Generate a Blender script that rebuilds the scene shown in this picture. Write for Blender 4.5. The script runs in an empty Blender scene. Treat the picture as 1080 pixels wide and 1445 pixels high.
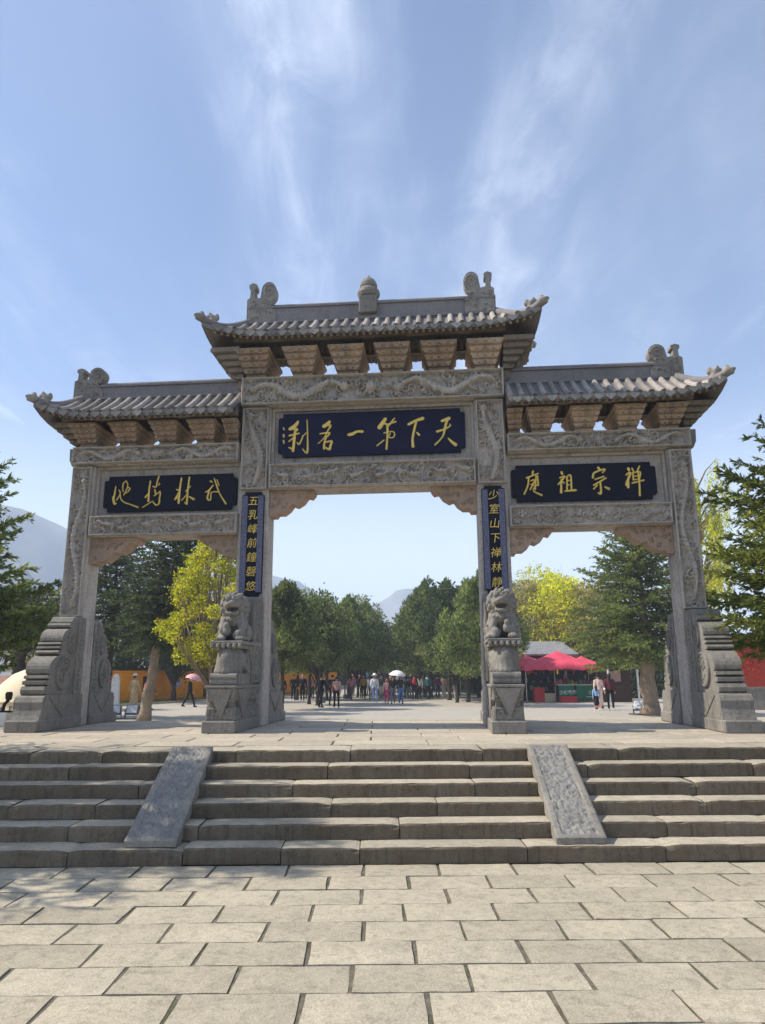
import bpy, math, random
import numpy as np
from mathutils import Vector, Matrix
from mathutils import noise as mnoise

scene = bpy.context.scene
COL = scene.collection
random.seed(7)
rng = np.random.default_rng(7)

# ------------------------------------------------------------------ camera
F, CX, CY = 1020.52, 540.0, 722.5
CAM = np.array([0.0692, -12.0789, 1.6])
RGT = np.array([0.99994908, -0.00851034, -0.00542343])
UPV = np.array([0.00340741, -0.22113029, 0.97523832])
FWD = np.array([0.0094989, 0.97520714, 0.22109003])
cam_data = bpy.data.cameras.new("camera")
cam_data.sensor_fit = 'VERTICAL'
cam_data.sensor_height = 36.0
cam_data.lens = 36.0 * F / 1445.0
cam_data.clip_start = 0.05
cam_data.clip_end = 9000
cam = bpy.data.objects.new("camera", cam_data)
COL.objects.link(cam)
cam.matrix_world = Matrix(((RGT[0], UPV[0], -FWD[0], CAM[0]), (RGT[1], UPV[1], -FWD[1], CAM[1]),
                           (RGT[2], UPV[2], -FWD[2], CAM[2]), (0, 0, 0, 1)))
scene.camera = cam

# ------------------------------------------------------------------ sky and sun
SUN_EL, SUN_ROT = math.radians(46), math.radians(-84.5)
world = bpy.data.worlds.new("World")
scene.world = world
world.use_nodes = True
wt = world.node_tree
wn, wl = wt.nodes, wt.links
bg = wn["Background"]
sky = wn.new("ShaderNodeTexSky")
sky.sky_type = 'NISHITA'
sky.sun_disc = False
sky.sun_elevation = SUN_EL
sky.sun_rotation = SUN_ROT
sky.altitude = 300
sky.air_density = 1.0
sky.dust_density = 1.1
sky.ozone_density = 6.0
tc = wn.new("ShaderNodeTexCoord")
sep = wn.new("ShaderNodeSeparateXYZ")
wl.new(tc.outputs["Generated"], sep.inputs[0])


def wmath(op, a, b=None, c=None, clamp=False):
    n = wn.new("ShaderNodeMath")
    n.operation = op
    n.use_clamp = clamp
    for i, v in enumerate((a, b, c)):
        if v is None:
            continue
        if isinstance(v, (int, float)):
            n.inputs[i].default_value = v
        else:
            wl.new(v, n.inputs[i])
    return n.outputs[0]


zc = wmath('MAXIMUM', sep.outputs[2], 0.03)
px_ = wmath('DIVIDE', sep.outputs[0], zc)
py_ = wmath('DIVIDE', sep.outputs[1], zc)
comb = wn.new("ShaderNodeCombineXYZ")
wl.new(px_, comb.inputs[0])
wl.new(py_, comb.inputs[1])


def wnoise(scale, rot, loc, s, detail, rough, dist=0.0):
    mp = wn.new("ShaderNodeMapping")
    mp.inputs["Rotation"].default_value = (0, 0, rot)
    mp.inputs["Location"].default_value = loc
    mp.inputs["Scale"].default_value = scale
    wl.new(comb.outputs[0], mp.inputs["Vector"])
    t = wn.new("ShaderNodeTexNoise")
    t.inputs["Scale"].default_value = s
    t.inputs["Detail"].default_value = detail
    t.inputs["Roughness"].default_value = rough
    t.inputs["Distortion"].default_value = dist
    wl.new(mp.outputs[0], t.inputs["Vector"])
    return t.outputs["Fac"]


def wramp(v, a, b, ta=0.0, tb=1.0):
    n = wn.new("ShaderNodeMapRange")
    n.interpolation_type = 'SMOOTHSTEP'
    n.inputs["From Min"].default_value = a
    n.inputs["From Max"].default_value = b
    n.inputs["To Min"].default_value = ta
    n.inputs["To Max"].default_value = tb
    wl.new(v, n.inputs["Value"])
    return n.outputs["Result"]


streak = wramp(wnoise((1.5, 0.30, 1), 0.22, (-6.82, -3.01, 0), 1.0, 5, 0.55, 0.7), 0.43, 0.78)
wisps = wramp(wnoise((2.0, 0.9, 1), 0.5, (3.99, 3.8, 0), 2.6, 10, 0.62, 1.4), 0.34, 0.74)
veil = wramp(wnoise((0.8, 0.5, 1), 0.2, (7.86, -1.4, 0), 0.7, 4, 0.5, 0.2), 0.30, 0.80)
cloud = wmath('MULTIPLY_ADD', streak, wmath('MULTIPLY_ADD', wisps, 0.75, 0.25), wmath('MULTIPLY', veil, 0.22))
cloud = wmath('MULTIPLY', wmath('MINIMUM', cloud, 1.0), 0.54)
cloud = wmath('MAXIMUM', cloud, wramp(sep.outputs[2], 0.0, 0.40, 0.85, 0.0))
mixc = wn.new("ShaderNodeMix")
mixc.data_type = 'RGBA'
wl.new(cloud, mixc.inputs["Factor"])
wl.new(sky.outputs[0], mixc.inputs["A"])
mixc.inputs["B"].default_value = (8.6, 9.2, 10.4, 1)
wl.new(mixc.outputs["Result"], bg.inputs["Color"])
bg.inputs["Strength"].default_value = 0.10

sun_data = bpy.data.lights.new("sun", 'SUN')
sun_data.energy = 3.8
sun_data.angle = math.radians(0.6)
sun_data.color = (1.0, 0.92, 0.79)
sun = bpy.data.objects.new("sun", sun_data)
COL.objects.link(sun)
SUNV = Vector((math.sin(SUN_ROT) * math.cos(SUN_EL), math.cos(SUN_ROT) * math.cos(SUN_EL), math.sin(SUN_EL)))
sun.rotation_euler = SUNV.to_track_quat('Z', 'Y').to_euler()
sun.location = (-20, 3, 30)

scene.view_settings.view_transform = 'Standard'
scene.view_settings.look = 'None'
scene.view_settings.exposure = 0.80
scene.view_settings.gamma = 1.0
scene.view_settings.use_curve_mapping = False
scene.render.engine = 'CYCLES'
scene.cycles.use_denoising = True
scene.cycles.max_bounces = 8
scene.cycles.volume_bounces = 2
scene.cycles.transparent_max_bounces = 8
scene.cycles.caustics_reflective = False
scene.cycles.caustics_refractive = False

# ------------------------------------------------------------------ places seen in the photograph
GYAW = -0.09349
ZP = 0.809          # top of the gate platform
_c, _s = math.cos(-GYAW), math.sin(-GYAW)


def ray(x, y):
    d = FWD * F + RGT * (x - CX) - UPV * (y - CY)
    return d / np.linalg.norm(d)


def ground_at(x, y, z=0.0):
    d = ray(x, y)
    return CAM + d * (z - CAM[2]) / d[2]


def depth_at(x, y, Y):
    d = ray(x, y)
    return CAM + d * (Y - CAM[1]) / d[1]


def gate_at(x, y, Y=0.0):
    d = ray(x, y)
    d = np.array([_c * d[0] - _s * d[1], _s * d[0] + _c * d[1], d[2]])
    c0 = np.array([_c * CAM[0] - _s * CAM[1], _s * CAM[0] + _c * CAM[1], CAM[2]])
    return c0 + d * (Y - c0[1]) / d[1]


# ------------------------------------------------------------------ materials
def lin(h):
    v = [int(h[i:i + 2], 16) / 255 for i in (0, 2, 4)]
    return tuple(c / 12.92 if c <= 0.04045 else ((c + 0.055) / 1.055) ** 2.4 for c in v)


class NT:
    def __init__(self, name):
        self.m = bpy.data.materials.new(name)
        self.m.use_nodes = True
        self.t = self.m.node_tree
        self.p = self.t.nodes["Principled BSDF"]

    def n(self, typ, **kw):
        x = self.t.nodes.new(typ)
        for k, v in kw.items():
            setattr(x, k, v)
        return x

    def l(self, a, b):
        self.t.links.new(a, b)

    def coord(self, kind="Object", scale=None, rnd=True):
        c = self.n("ShaderNodeTexCoord").outputs[kind]
        if rnd:
            oi = self.n("ShaderNodeObjectInfo")
            v = self.n("ShaderNodeVectorMath", operation='MULTIPLY_ADD')
            self.l(oi.outputs["Random"], v.inputs[0])
            v.inputs[1].default_value = (37.0, 71.0, 53.0)
            self.l(c, v.inputs[2])
            c = v.outputs[0]
        if scale is not None:
            mp = self.n("ShaderNodeMapping")
            mp.inputs["Scale"].default_value = scale
            self.l(c, mp.inputs["Vector"])
            c = mp.outputs[0]
        return c

    def noise(self, co, scale, detail=5, rough=0.6, dist=0.0):
        x = self.n("ShaderNodeTexNoise")
        x.inputs["Scale"].default_value = scale
        x.inputs["Detail"].default_value = detail
        x.inputs["Roughness"].default_value = rough
        x.inputs["Distortion"].default_value = dist
        self.l(co, x.inputs["Vector"])
        return x.outputs["Fac"]

    def range(self, v, a, b, ta=0.0, tb=1.0):
        x = self.n("ShaderNodeMapRange")
        x.inputs["From Min"].default_value = a
        x.inputs["From Max"].default_value = b
        x.inputs["To Min"].default_value = ta
        x.inputs["To Max"].default_value = tb
        self.l(v, x.inputs["Value"])
        return x.outputs["Result"]

    def mix(self, f, a, b, mode='MIX'):
        x = self.n("ShaderNodeMix", data_type='RGBA', blend_type=mode)
        for s, v in (("Factor", f), ("A", a), ("B", b)):
            if isinstance(v, (int, float)):
                x.inputs[s].default_value = v
            elif isinstance(v, tuple):
                x.inputs[s].default_value = (*v[:3], 1)
            else:
                self.l(v, x.inputs[s])
        return x.outputs["Result"]

    def bump(self, h, strength=0.5, dist=0.02):
        b = self.n("ShaderNodeBump")
        b.inputs["Strength"].default_value = strength
        b.inputs["Distance"].default_value = dist
        self.l(h, b.inputs["Height"])
        self.l(b.outputs[0], self.p.inputs["Normal"])


def stone(name, base, alt, stain, scale=1.0, stain_amt=0.6, rough=0.85, bump=0.5, vary=0.15, speck=0.42, spec=0.3, dirt=0.45):
    m = NT(name)
    co = m.coord()
    big = m.range(m.noise(co, 1.3 * scale, 5, 0.6, 0.4), 0.32, 0.68)
    mid = m.noise(co, 7 * scale, 6, 0.65)
    fine = m.noise(co, 55 * scale, 4, 0.7)
    streak = m.noise(m.coord(scale=(5 * scale, 5 * scale, 0.7 * scale)), 1.6, 6, 0.7, 0.3)
    c = m.mix(big, base, alt)
    c = m.mix(m.range(streak, 0.5, 0.72, 0, stain_amt), c, stain)
    c = m.mix(m.range(mid, 0.52, 0.75, 0, stain_amt * 0.7), c, stain)
    med = m.noise(co, 21 * scale, 5, 0.7, 0.2)
    c = m.mix(m.range(med, 0.54, 0.70, 0, dirt), c, stain)
    pat = m.noise(co, 0.55 * scale, 4, 0.6, 0.6)
    c = m.mix(m.range(pat, 0.50, 0.68, 0, dirt * 0.7), c, stain)
    pale = m.noise(m.coord(scale=(1.3, 1.3, 1.3)), 4.1 * scale, 5, 0.75)
    c = m.mix(m.range(pale, 0.60, 0.75, 0, 0.35), c, tuple(min(1, q * 1.45) for q in base))
    c = m.mix(speck, c, m.mix(m.range(fine, 0.3, 0.7), (0.25, 0.25, 0.25), (1, 1, 1)), 'OVERLAY')
    oi = m.n("ShaderNodeObjectInfo")
    hv = m.n("ShaderNodeHueSaturation")
    m.l(m.range(oi.outputs["Random"], 0, 1, 1 - vary, 1 + vary), hv.inputs["Value"])
    m.l(c, hv.inputs["Color"])
    m.l(hv.outputs[0], m.p.inputs["Base Color"])
    m.p.inputs["Roughness"].default_value = rough
    m.p.inputs["Specular IOR Level"].default_value = spec
    add = m.n("ShaderNodeMath", operation='MULTIPLY_ADD')
    m.l(fine, add.inputs[0])
    add.inputs[1].default_value = 0.35
    m.l(mid, add.inputs[2])
    m.bump(add.outputs[0], bump, 0.012)
    return m.m


def plain(name, col, rough=0.6, metal=0.0, spec=0.4, var=0.12, scale=8.0, bump=0.0):
    m = NT(name)
    co = m.coord()
    f = m.noise(co, scale, 4, 0.6)
    lo = tuple(c * (1 - var) for c in col)
    hi = tuple(min(1, c * (1 + var)) for c in col)
    m.l(m.mix(m.range(f, 0.3, 0.7), lo, hi), m.p.inputs["Base Color"])
    m.p.inputs["Roughness"].default_value = rough
    m.p.inputs["Metallic"].default_value = metal
    m.p.inputs["Specular IOR Level"].default_value = spec
    if bump:
        m.bump(f, bump, 0.01)
    return m.m


def leafmat(name, a, b, trans=0.35, scale=0.9, tcol=None):
    m = NT(name)
    geo = m.n("ShaderNodeNewGeometry")
    co = m.coord()
    f = m.noise(co, scale, 3, 0.6)
    ri = geo.outputs["Random Per Island"]
    c = m.mix(m.range(f, 0.35, 0.65), a, b)
    hv = m.n("ShaderNodeHueSaturation")
    oi = m.n("ShaderNodeObjectInfo")
    mm = m.n("ShaderNodeMath", operation='MULTIPLY')
    m.l(m.range(ri, 0, 1, 0.55, 1.5), mm.inputs[0])
    m.l(m.range(oi.outputs["Random"], 0, 1, 0.78, 1.25), mm.inputs[1])
    m.l(mm.outputs[0], hv.inputs["Value"])
    m.l(m.range(ri, 0, 1, 0.485, 0.515), hv.inputs["Hue"])
    m.l(c, hv.inputs["Color"])
    m.l(hv.outputs[0], m.p.inputs["Base Color"])
    m.p.inputs["Roughness"].default_value = 0.6
    m.p.inputs["Specular IOR Level"].default_value = 0.25
    tr = m.n("ShaderNodeBsdfTranslucent")
    hv2 = m.n("ShaderNodeHueSaturation")
    hv2.inputs["Value"].default_value = 1.5
    hv2.inputs["Hue"].default_value = 0.49
    m.l(hv.outputs[0], hv2.inputs["Color"])
    m.l(hv2.outputs[0], tr.inputs["Color"])
    ms = m.n("ShaderNodeMixShader")
    ms.inputs[0].default_value = trans
    m.l(m.p.outputs[0], ms.inputs[1])
    m.l(tr.outputs[0], ms.inputs[2])
    m.l(ms.outputs[0], m.t.nodes["Material Output"].inputs["Surface"])
    return m.m


M = {}
M['gate'] = stone('gate_stone', (0.47, 0.41, 0.355), (0.40, 0.36, 0.32), (0.135, 0.115, 0.097), 1.0, 0.7, vary=0.05, dirt=0.6)
M['relief'] = stone('carved_stone', (0.48, 0.42, 0.36), (0.40, 0.36, 0.315), (0.14, 0.117, 0.096), 1.4, 0.65, bump=0.8, vary=0.06, dirt=0.55)
M['lower'] = stone('grey_stone', (0.265, 0.245, 0.215), (0.20, 0.187, 0.165), (0.075, 0.067, 0.055), 2.2, 0.65, bump=1.0, vary=0.06)
M['bracket'] = stone('brown_bracket_stone', (0.50, 0.34, 0.22), (0.38, 0.31, 0.25), (0.14, 0.105, 0.08), 2.4, 0.6, vary=0.25)
M['brown'] = stone('brown_stone', (0.38, 0.27, 0.195), (0.33, 0.24, 0.18), (0.15, 0.105, 0.08), 2.0, 0.5, vary=0.08)
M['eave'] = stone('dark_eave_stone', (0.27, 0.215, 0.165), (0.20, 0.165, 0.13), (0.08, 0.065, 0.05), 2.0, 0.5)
M['roof'] = stone('roof_tile_stone', (0.38, 0.34, 0.295), (0.27, 0.245, 0.22), (0.085, 0.075, 0.068), 2.4, 0.65, vary=0.28)
M['ridge'] = stone('ridge_stone', (0.25, 0.225, 0.22), (0.20, 0.185, 0.185), (0.10, 0.09, 0.09), 1.5, 0.45, vary=0.08)
M['step'] = stone('step_stone', (0.165, 0.138, 0.10), (0.14, 0.105, 0.068), (0.048, 0.041, 0.029), 2.6, 0.75, bump=1.0, vary=0.16)  # risers: dirt, with their shade also darkened into the colour
M['tread'] = stone('worn_sunlit_step_stone', (0.45, 0.395, 0.30), (0.365, 0.32, 0.245), (0.14, 0.12, 0.088), 2.0, 0.5, bump=0.8, vary=0.12)  # treads: foot wear, plus sunlight painted in as a paler tone
M['slab'] = stone('platform_stone', (0.46, 0.395, 0.30), (0.385, 0.335, 0.265), (0.21, 0.18, 0.14), 1.0, 0.45, bump=0.5, vary=0.09)
M['paver'] = stone('paving_stone', (0.44, 0.385, 0.285), (0.365, 0.322, 0.245), (0.185, 0.16, 0.12), 1.6, 0.62, bump=0.8, vary=0.10, dirt=0.4, spec=0.25)
M['ramp_edge'] = stone('ramp_border_stone', (0.27, 0.247, 0.21), (0.22, 0.203, 0.175), (0.09, 0.08, 0.068), 2.0, 0.6, bump=0.6, vary=0.03)
M['ramp'] = stone('ramp_stone', (0.26, 0.245, 0.22), (0.20, 0.19, 0.175), (0.075, 0.07, 0.066), 3.4, 0.7, rough=0.7, bump=0.9, vary=0.04, spec=0.4)
M['gold'] = plain('gold_leaf', (0.95, 0.62, 0.13), 0.42, 0.25, 0.6, 0.2, 30)
M['navy'] = plain('navy_lacquer', (0.013, 0.014, 0.040), 0.6, 0, 0.15, 0.25, 3)
M['black'] = plain('black_lacquer', (0.009, 0.010, 0.020), 0.6, 0, 0.15, 0.2, 3)
M['bluecarve'] = plain('blue_carved_border', (0.13, 0.135, 0.21), 0.6, 0, 0.4, 0.5, 40, 0.6)
M['white'] = plain('white_paint', (0.78, 0.77, 0.74), 0.6)
M['bark'] = stone('bark', (0.34, 0.26, 0.185), (0.24, 0.185, 0.135), (0.06, 0.045, 0.035), 3, 0.6, bump=1.0)
M['bark_dark'] = stone('dark_bark', (0.07, 0.055, 0.045), (0.05, 0.04, 0.032), (0.025, 0.02, 0.018), 3, 0.6, bump=1.0)
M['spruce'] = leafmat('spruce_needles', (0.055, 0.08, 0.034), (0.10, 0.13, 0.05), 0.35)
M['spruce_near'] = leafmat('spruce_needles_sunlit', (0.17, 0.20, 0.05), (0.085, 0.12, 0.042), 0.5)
M['spruce_bright'] = leafmat('spruce_needles_sun_brightened', (0.30, 0.33, 0.06), (0.15, 0.19, 0.05), 0.6)  # sunlit look put into the needle colour, a brighter copy of spruce_near
M['juniper'] = leafmat('juniper_scale_leaves', (0.10, 0.14, 0.04), (0.19, 0.225, 0.07), 0.42, 0.45)
M['yellow'] = leafmat('yellow_green_leaves', (0.55, 0.52, 0.03), (0.38, 0.42, 0.03), 0.5)
M['olive'] = leafmat('olive_leaves', (0.24, 0.24, 0.06), (0.32, 0.27, 0.09), 0.45)
M['lime'] = leafmat('lime_willow_leaves', (0.55, 0.54, 0.05), (0.40, 0.44, 0.06), 0.5)
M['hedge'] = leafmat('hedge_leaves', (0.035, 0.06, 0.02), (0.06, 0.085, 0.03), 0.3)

# ------------------------------------------------------------------ mesh helpers


class MB:
    def __init__(self):
        self.v, self.f, self.mi = [], [], []

    def add(self, v, f, mi=0):
        o = len(self.v)
        self.v += [tuple(map(float, p)) for p in v]
        self.f += [tuple(i + o for i in q) for q in f]
        self.mi += [mi] * len(f)
        return self

    def box(self, x0, x1, y0, y1, z0, z1, mi=0):
        return self.add([(x0, y0, z0), (x1, y0, z0), (x1, y1, z0), (x0, y1, z0), (x0, y0, z1), (x1, y0, z1), (x1, y1, z1), (x0, y1, z1)],
                        [(3, 2, 1, 0), (4, 5, 6, 7), (0, 1, 5, 4), (1, 2, 6, 5), (2, 3, 7, 6), (3, 0, 4, 7)], mi)

    def frustum(self, b, z0, t, z1, mi=0):
        (x0, x1, y0, y1), (u0, u1, w0, w1) = b, t
        return self.add([(x0, y0, z0), (x1, y0, z0), (x1, y1, z0), (x0, y1, z0), (u0, w0, z1), (u1, w0, z1), (u1, w1, z1), (u0, w1, z1)],
                        [(3, 2, 1, 0), (4, 5, 6, 7), (0, 1, 5, 4), (1, 2, 6, 5), (2, 3, 7, 6), (3, 0, 4, 7)], mi)

    def bevbox(self, x0, x1, y0, y1, z0, z1, b=0.015, mi=0):
        v = []
        for z, i in ((z0, b), (z0 + b, 0), (z1 - b, 0), (z1, b)):
            for (sx, sy) in ((0, 0), (1, 0), (1, 1), (0, 1)):
                X = (x0, x1)[sx]
                Y = (y0, y1)[sy]
                ex, ey = (1 - 2 * sx), (1 - 2 * sy)
                for k in ((0, 1), (1, 0)) if (sx + sy) % 2 == 0 else ((1, 0), (0, 1)):
                    v.append((X + ex * (i + k[0] * b), Y + ey * (i + k[1] * b), z))
        f = [tuple(range(7, -1, -1)), tuple(range(24, 32))]
        for r in range(3):
            for k in range(8):
                f.append((r * 8 + k, r * 8 + (k + 1) % 8, r * 8 + 8 + (k + 1) % 8, r * 8 + 8 + k))
        return self.add(v, f, mi)

    def extrude_yz(self, prof, x0, x1, mi=0):
        n = len(prof)
        v = [(x0, y, z) for y, z in prof] + [(x1, y, z) for y, z in prof]
        f = [tuple(range(n)), tuple(range(2 * n - 1, n - 1, -1))]
        f += [(i, i + n, (i + 1) % n + n, (i + 1) % n) for i in range(n)]
        return self.add(v, f, mi)

    def extrude_xz(self, prof, y0, y1, mi=0):
        n = len(prof)
        v = [(x, y0, z) for x, z in prof] + [(x, y1, z) for x, z in prof]
        f = [tuple(range(n)), tuple(range(2 * n - 1, n - 1, -1))]
        f += [(i, i + n, (i + 1) % n + n, (i + 1) % n) for i in range(n)]
        return self.add(v, f, mi)

    def lathe(self, prof, c=(0, 0, 0), n=16, mi=0, sx=1.0, sy=1.0):
        v, f = [], []
        for r, z in prof:
            for k in range(n):
                a = 2 * math.pi * k / n
                v.append((c[0] + r * sx * math.cos(a), c[1] + r * sy * math.sin(a), c[2] + z))
        for j in range(len(prof) - 1):
            for k in range(n):
                f.append((j * n + k, j * n + (k + 1) % n, (j + 1) * n + (k + 1) % n, (j + 1) * n + k))
        f.append(tuple(range(n - 1, -1, -1)))
        m = (len(prof) - 1) * n
        f.append(tuple(range(m, m + n)))
        return self.add(v, f, mi)

    def tube(self, pts, rad, n=8, mi=0):
        pts = [Vector(p) for p in pts]
        if not isinstance(rad, (list, tuple)):
            rad = [rad] * len(pts)
        v, f = [], []
        for i, p in enumerate(pts):
            d = (pts[min(i + 1, len(pts) - 1)] - pts[max(i - 1, 0)]).normalized()
            a = d.cross(Vector((0, 0, 1)) if abs(d.z) < 0.9 else Vector((0, 1, 0))).normalized()
            b = d.cross(a).normalized()
            for k in range(n):
                t = 2 * math.pi * k / n
                v.append(p + (a * math.cos(t) + b * math.sin(t)) * rad[i])
        for i in range(len(pts) - 1):
            for k in range(n):
                f.append((i * n + k, i * n + (k + 1) % n, (i + 1) * n + (k + 1) % n, (i + 1) * n + k))
        f.append(tuple(range(n - 1, -1, -1)))
        m = (len(pts) - 1) * n
        f.append(tuple(range(m, m + n)))
        return self.add(v, f, mi)

    def mesh(self, name, mats, smooth=False, fix=True):
        me = bpy.data.meshes.new(name)
        me.from_pydata(self.v, [], self.f)
        if not isinstance(mats, (list, tuple)):
            mats = [mats]
        for m in mats:
            me.materials.append(m)
        if max(self.mi, default=0) > 0:
            me.polygons.foreach_set("material_index", self.mi)
        if fix:
            import bmesh
            bm = bmesh.new()
            bm.from_mesh(me)
            bmesh.ops.recalc_face_normals(bm, faces=bm.faces)
            bm.to_mesh(me)
            bm.free()
        if smooth:
            me.polygons.foreach_set("use_smooth", [True] * len(me.polygons))
        me.update()
        return me


def np_mesh(name, v, f, mats, smooth=False, mi=None):
    """v (n,3), f (m,k) arrays -> mesh, quick"""
    me = bpy.data.meshes.new(name)
    v = np.asarray(v, np.float32)
    f = np.asarray(f, np.int32)
    k = f.shape[1]
    me.vertices.add(len(v))
    me.vertices.foreach_set("co", v.ravel())
    me.loops.add(f.size)
    me.loops.foreach_set("vertex_index", f.ravel())
    me.polygons.add(len(f))
    me.polygons.foreach_set("loop_start", np.arange(0, f.size, k, dtype=np.int32))
    if smooth:
        me.polygons.foreach_set("use_smooth", np.ones(len(f), bool))
    for m in (mats if isinstance(mats, (list, tuple)) else [mats]):
        me.materials.append(m)
    if mi is not None:
        me.polygons.foreach_set("material_index", np.asarray(mi, np.int32))
    me.update(calc_edges=True)
    me.validate()
    return me


def obj(name, me, parent=None, loc=(0, 0, 0), rz=0.0, scale=None):
    o = bpy.data.objects.new(name, me)
    COL.objects.link(o)
    o.parent = parent
    o.location = loc
    if rz:
        o.rotation_euler = (0, 0, rz)
    if scale is not None:
        o.scale = scale if isinstance(scale, (tuple, list)) else (scale,) * 3
    return o


def tag(o, label=None, cat=None, group=None, kind=None):
    if label:
        o["label"] = label
    if cat:
        o["category"] = cat
    if group:
        o["group"] = group
    if kind:
        o["kind"] = kind
    return o


def thing(name, label, cat, loc=(0, 0, 0), rz=0.0, group=None):
    return tag(obj(name, None, None, loc, rz), label, cat, group)


def copy_tree(o, parent=None):
    c = o.copy()
    COL.objects.link(c)
    c.parent = parent
    for ch in list(o.children):
        copy_tree(ch, c)
    return c


# ---- smooth solid modelling: distance fields of tapered limbs and ellipsoids, meshed by surface nets
def solid(prims, h=0.02, k=0.03, pad=0.06, rough=None):
    lo = np.array([1e9] * 3)
    hi = -lo
    for p in prims:
        if p[0] == 'c':
            for q, r in ((p[1], p[3]), (p[2], p[4])):
                lo = np.minimum(lo, np.array(q) - r)
                hi = np.maximum(hi, np.array(q) + r)
        else:
            lo = np.minimum(lo, np.array(p[1]) - np.array(p[2]))
            hi = np.maximum(hi, np.array(p[1]) + np.array(p[2]))
    lo = lo - pad
    hi = hi + pad
    n = np.ceil((hi - lo) / h).astype(int) + 1
    ax = [lo[i] + h * np.arange(n[i]) for i in range(3)]
    X, Y, Z = np.meshgrid(*ax, indexing='ij')
    P = np.stack([X, Y, Z], -1)

    def dist(p, P):
        if p[0] == 'c':
            a, b = np.array(p[1], float), np.array(p[2], float)
            ab = b - a
            t = np.clip(((P - a) @ ab) / max(ab @ ab, 1e-9), 0, 1)
            return np.linalg.norm(P - a - t[..., None] * ab, axis=-1) - (p[3] + (p[4] - p[3]) * t)
        r = np.array(p[2], float)
        q = (P - np.array(p[1])) / r
        l = np.linalg.norm(q, axis=-1)
        return (l - 1) * r.min() * (0.5 + 0.5 * l.clip(0, 1))
    D = None
    for p in prims:
        if p[-1] is None:
            continue
        d = dist(p, P)
        if p[-1] == -1:                      # carve away
            D = np.maximum(D, -d)
            continue
        if D is None:
            D = d
        else:
            hh = np.clip(0.5 + 0.5 * (D - d) / k, 0, 1)
            D = D * (1 - hh) + d * hh - k * hh * (1 - hh)
    if rough:
        D = D + rough[0] * np.sin(P[..., 0] * rough[1]) * np.sin(P[..., 1] * rough[1] + 1) * np.sin(P[..., 2] * rough[1] + 2)
    ins = D < 0
    c = [ins[i:n[0] - 1 + i, j:n[1] - 1 + j, l:n[2] - 1 + l] for i in (0, 1) for j in (0, 1) for l in (0, 1)]
    s = sum(x.astype(np.int8) for x in c)
    act = (s > 0) & (s < 8)
    idx = -np.ones(act.shape, np.int64)
    I = np.argwhere(act)
    idx[act] = np.arange(len(I))
    acc = np.zeros((len(I), 3))
    cnt = np.zeros(len(I))
    cor = [(i, j, l) for i in (0, 1) for j in (0, 1) for l in (0, 1)]
    for a in cor:
        for ax_ in range(3):
            if a[ax_]:
                continue
            b = list(a)
            b[ax_] = 1
            da = D[I[:, 0] + a[0], I[:, 1] + a[1], I[:, 2] + a[2]]
            db = D[I[:, 0] + b[0], I[:, 1] + b[1], I[:, 2] + b[2]]
            m = (da < 0) != (db < 0)
            t = np.where(m, da / np.where(m, da - db, 1), 0)
            pos = np.array(a, float)[None, :].repeat(len(I), 0)
            pos[:, ax_] += t
            acc += pos * m[:, None]
            cnt += m
    V = lo + h * (I + acc / cnt[:, None])
    faces = []
    for ax_ in range(3):
        o1, o2 = (ax_ + 1) % 3, (ax_ + 2) % 3
        A = np.take(ins, range(0, n[ax_] - 1), axis=ax_)
        B = np.take(ins, range(1, n[ax_]), axis=ax_)
        E = np.argwhere(A != B)
        E = E[(E[:, o1] > 0) & (E[:, o2] > 0) & (E[:, o1] < n[o1] - 1) & (E[:, o2] < n[o2] - 1)]
        flip = A[E[:, 0], E[:, 1], E[:, 2]]

        def cell(d1, d2):
            q = E.copy()
            q[:, o1] -= d1
            q[:, o2] -= d2
            return idx[q[:, 0], q[:, 1], q[:, 2]]
        Q = np.stack([cell(1, 1), cell(0, 1), cell(0, 0), cell(1, 0)], 1)
        Q[~flip] = Q[~flip][:, ::-1]
        faces.append(Q)
    Fc = np.concatenate(faces)
    Fc = Fc[(Fc >= 0).all(1)]
    cen = V[Fc].mean(1)
    best = np.full(len(Fc), 1e9)
    mi = np.zeros(len(Fc), int)
    for p in prims:
        t = p[-1]
        if t == -1:
            continue
        if t is None:
            t = p[-2]
        d = dist(p, cen)
        w = d < best
        best[w] = d[w]
        mi[w] = t
    return V, Fc, mi


def solid_mesh(name, prims, mats, h=0.02, k=0.03, rough=None):
    V, Fc, mi = solid(prims, h, k, rough=rough)
    return np_mesh(name, V, Fc, mats, True, mi)

# ================================================================== SETTING
RISE, TREAD = ZP / 6, 0.316
YB = -3.667 - 5 * TREAD        # foot of the stairs
YE = -3.667                    # front edge of the platform
YF = 2.05                      # rear edge of the platform

# ---- ground sheet
m = NT('soil_joint')
co = m.coord(rnd=False)
f1 = m.noise(co, 14, 6, 0.7)
f2 = m.range(m.noise(co, 2.3, 4, 0.6), 0.5, 0.62)
c = m.mix(m.range(f1, 0.35, 0.65), (0.10, 0.085, 0.06), (0.20, 0.175, 0.13))
c = m.mix(f2, c, (0.08, 0.082, 0.04))
m.l(c, m.p.inputs["Base Color"])
m.p.inputs["Roughness"].default_value = 1.0
m.bump(f1, 1.0, 0.03)
M['joint'] = m.m

m = NT('earth')
co = m.coord(rnd=False)
f1 = m.noise(co, 0.6, 6, 0.65)
c = m.mix(m.range(f1, 0.35, 0.65), (0.16, 0.14, 0.08), (0.10, 0.12, 0.045))
m.l(c, m.p.inputs["Base Color"])
m.p.inputs["Roughness"].default_value = 1.0
M['earth'] = m.m

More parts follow.
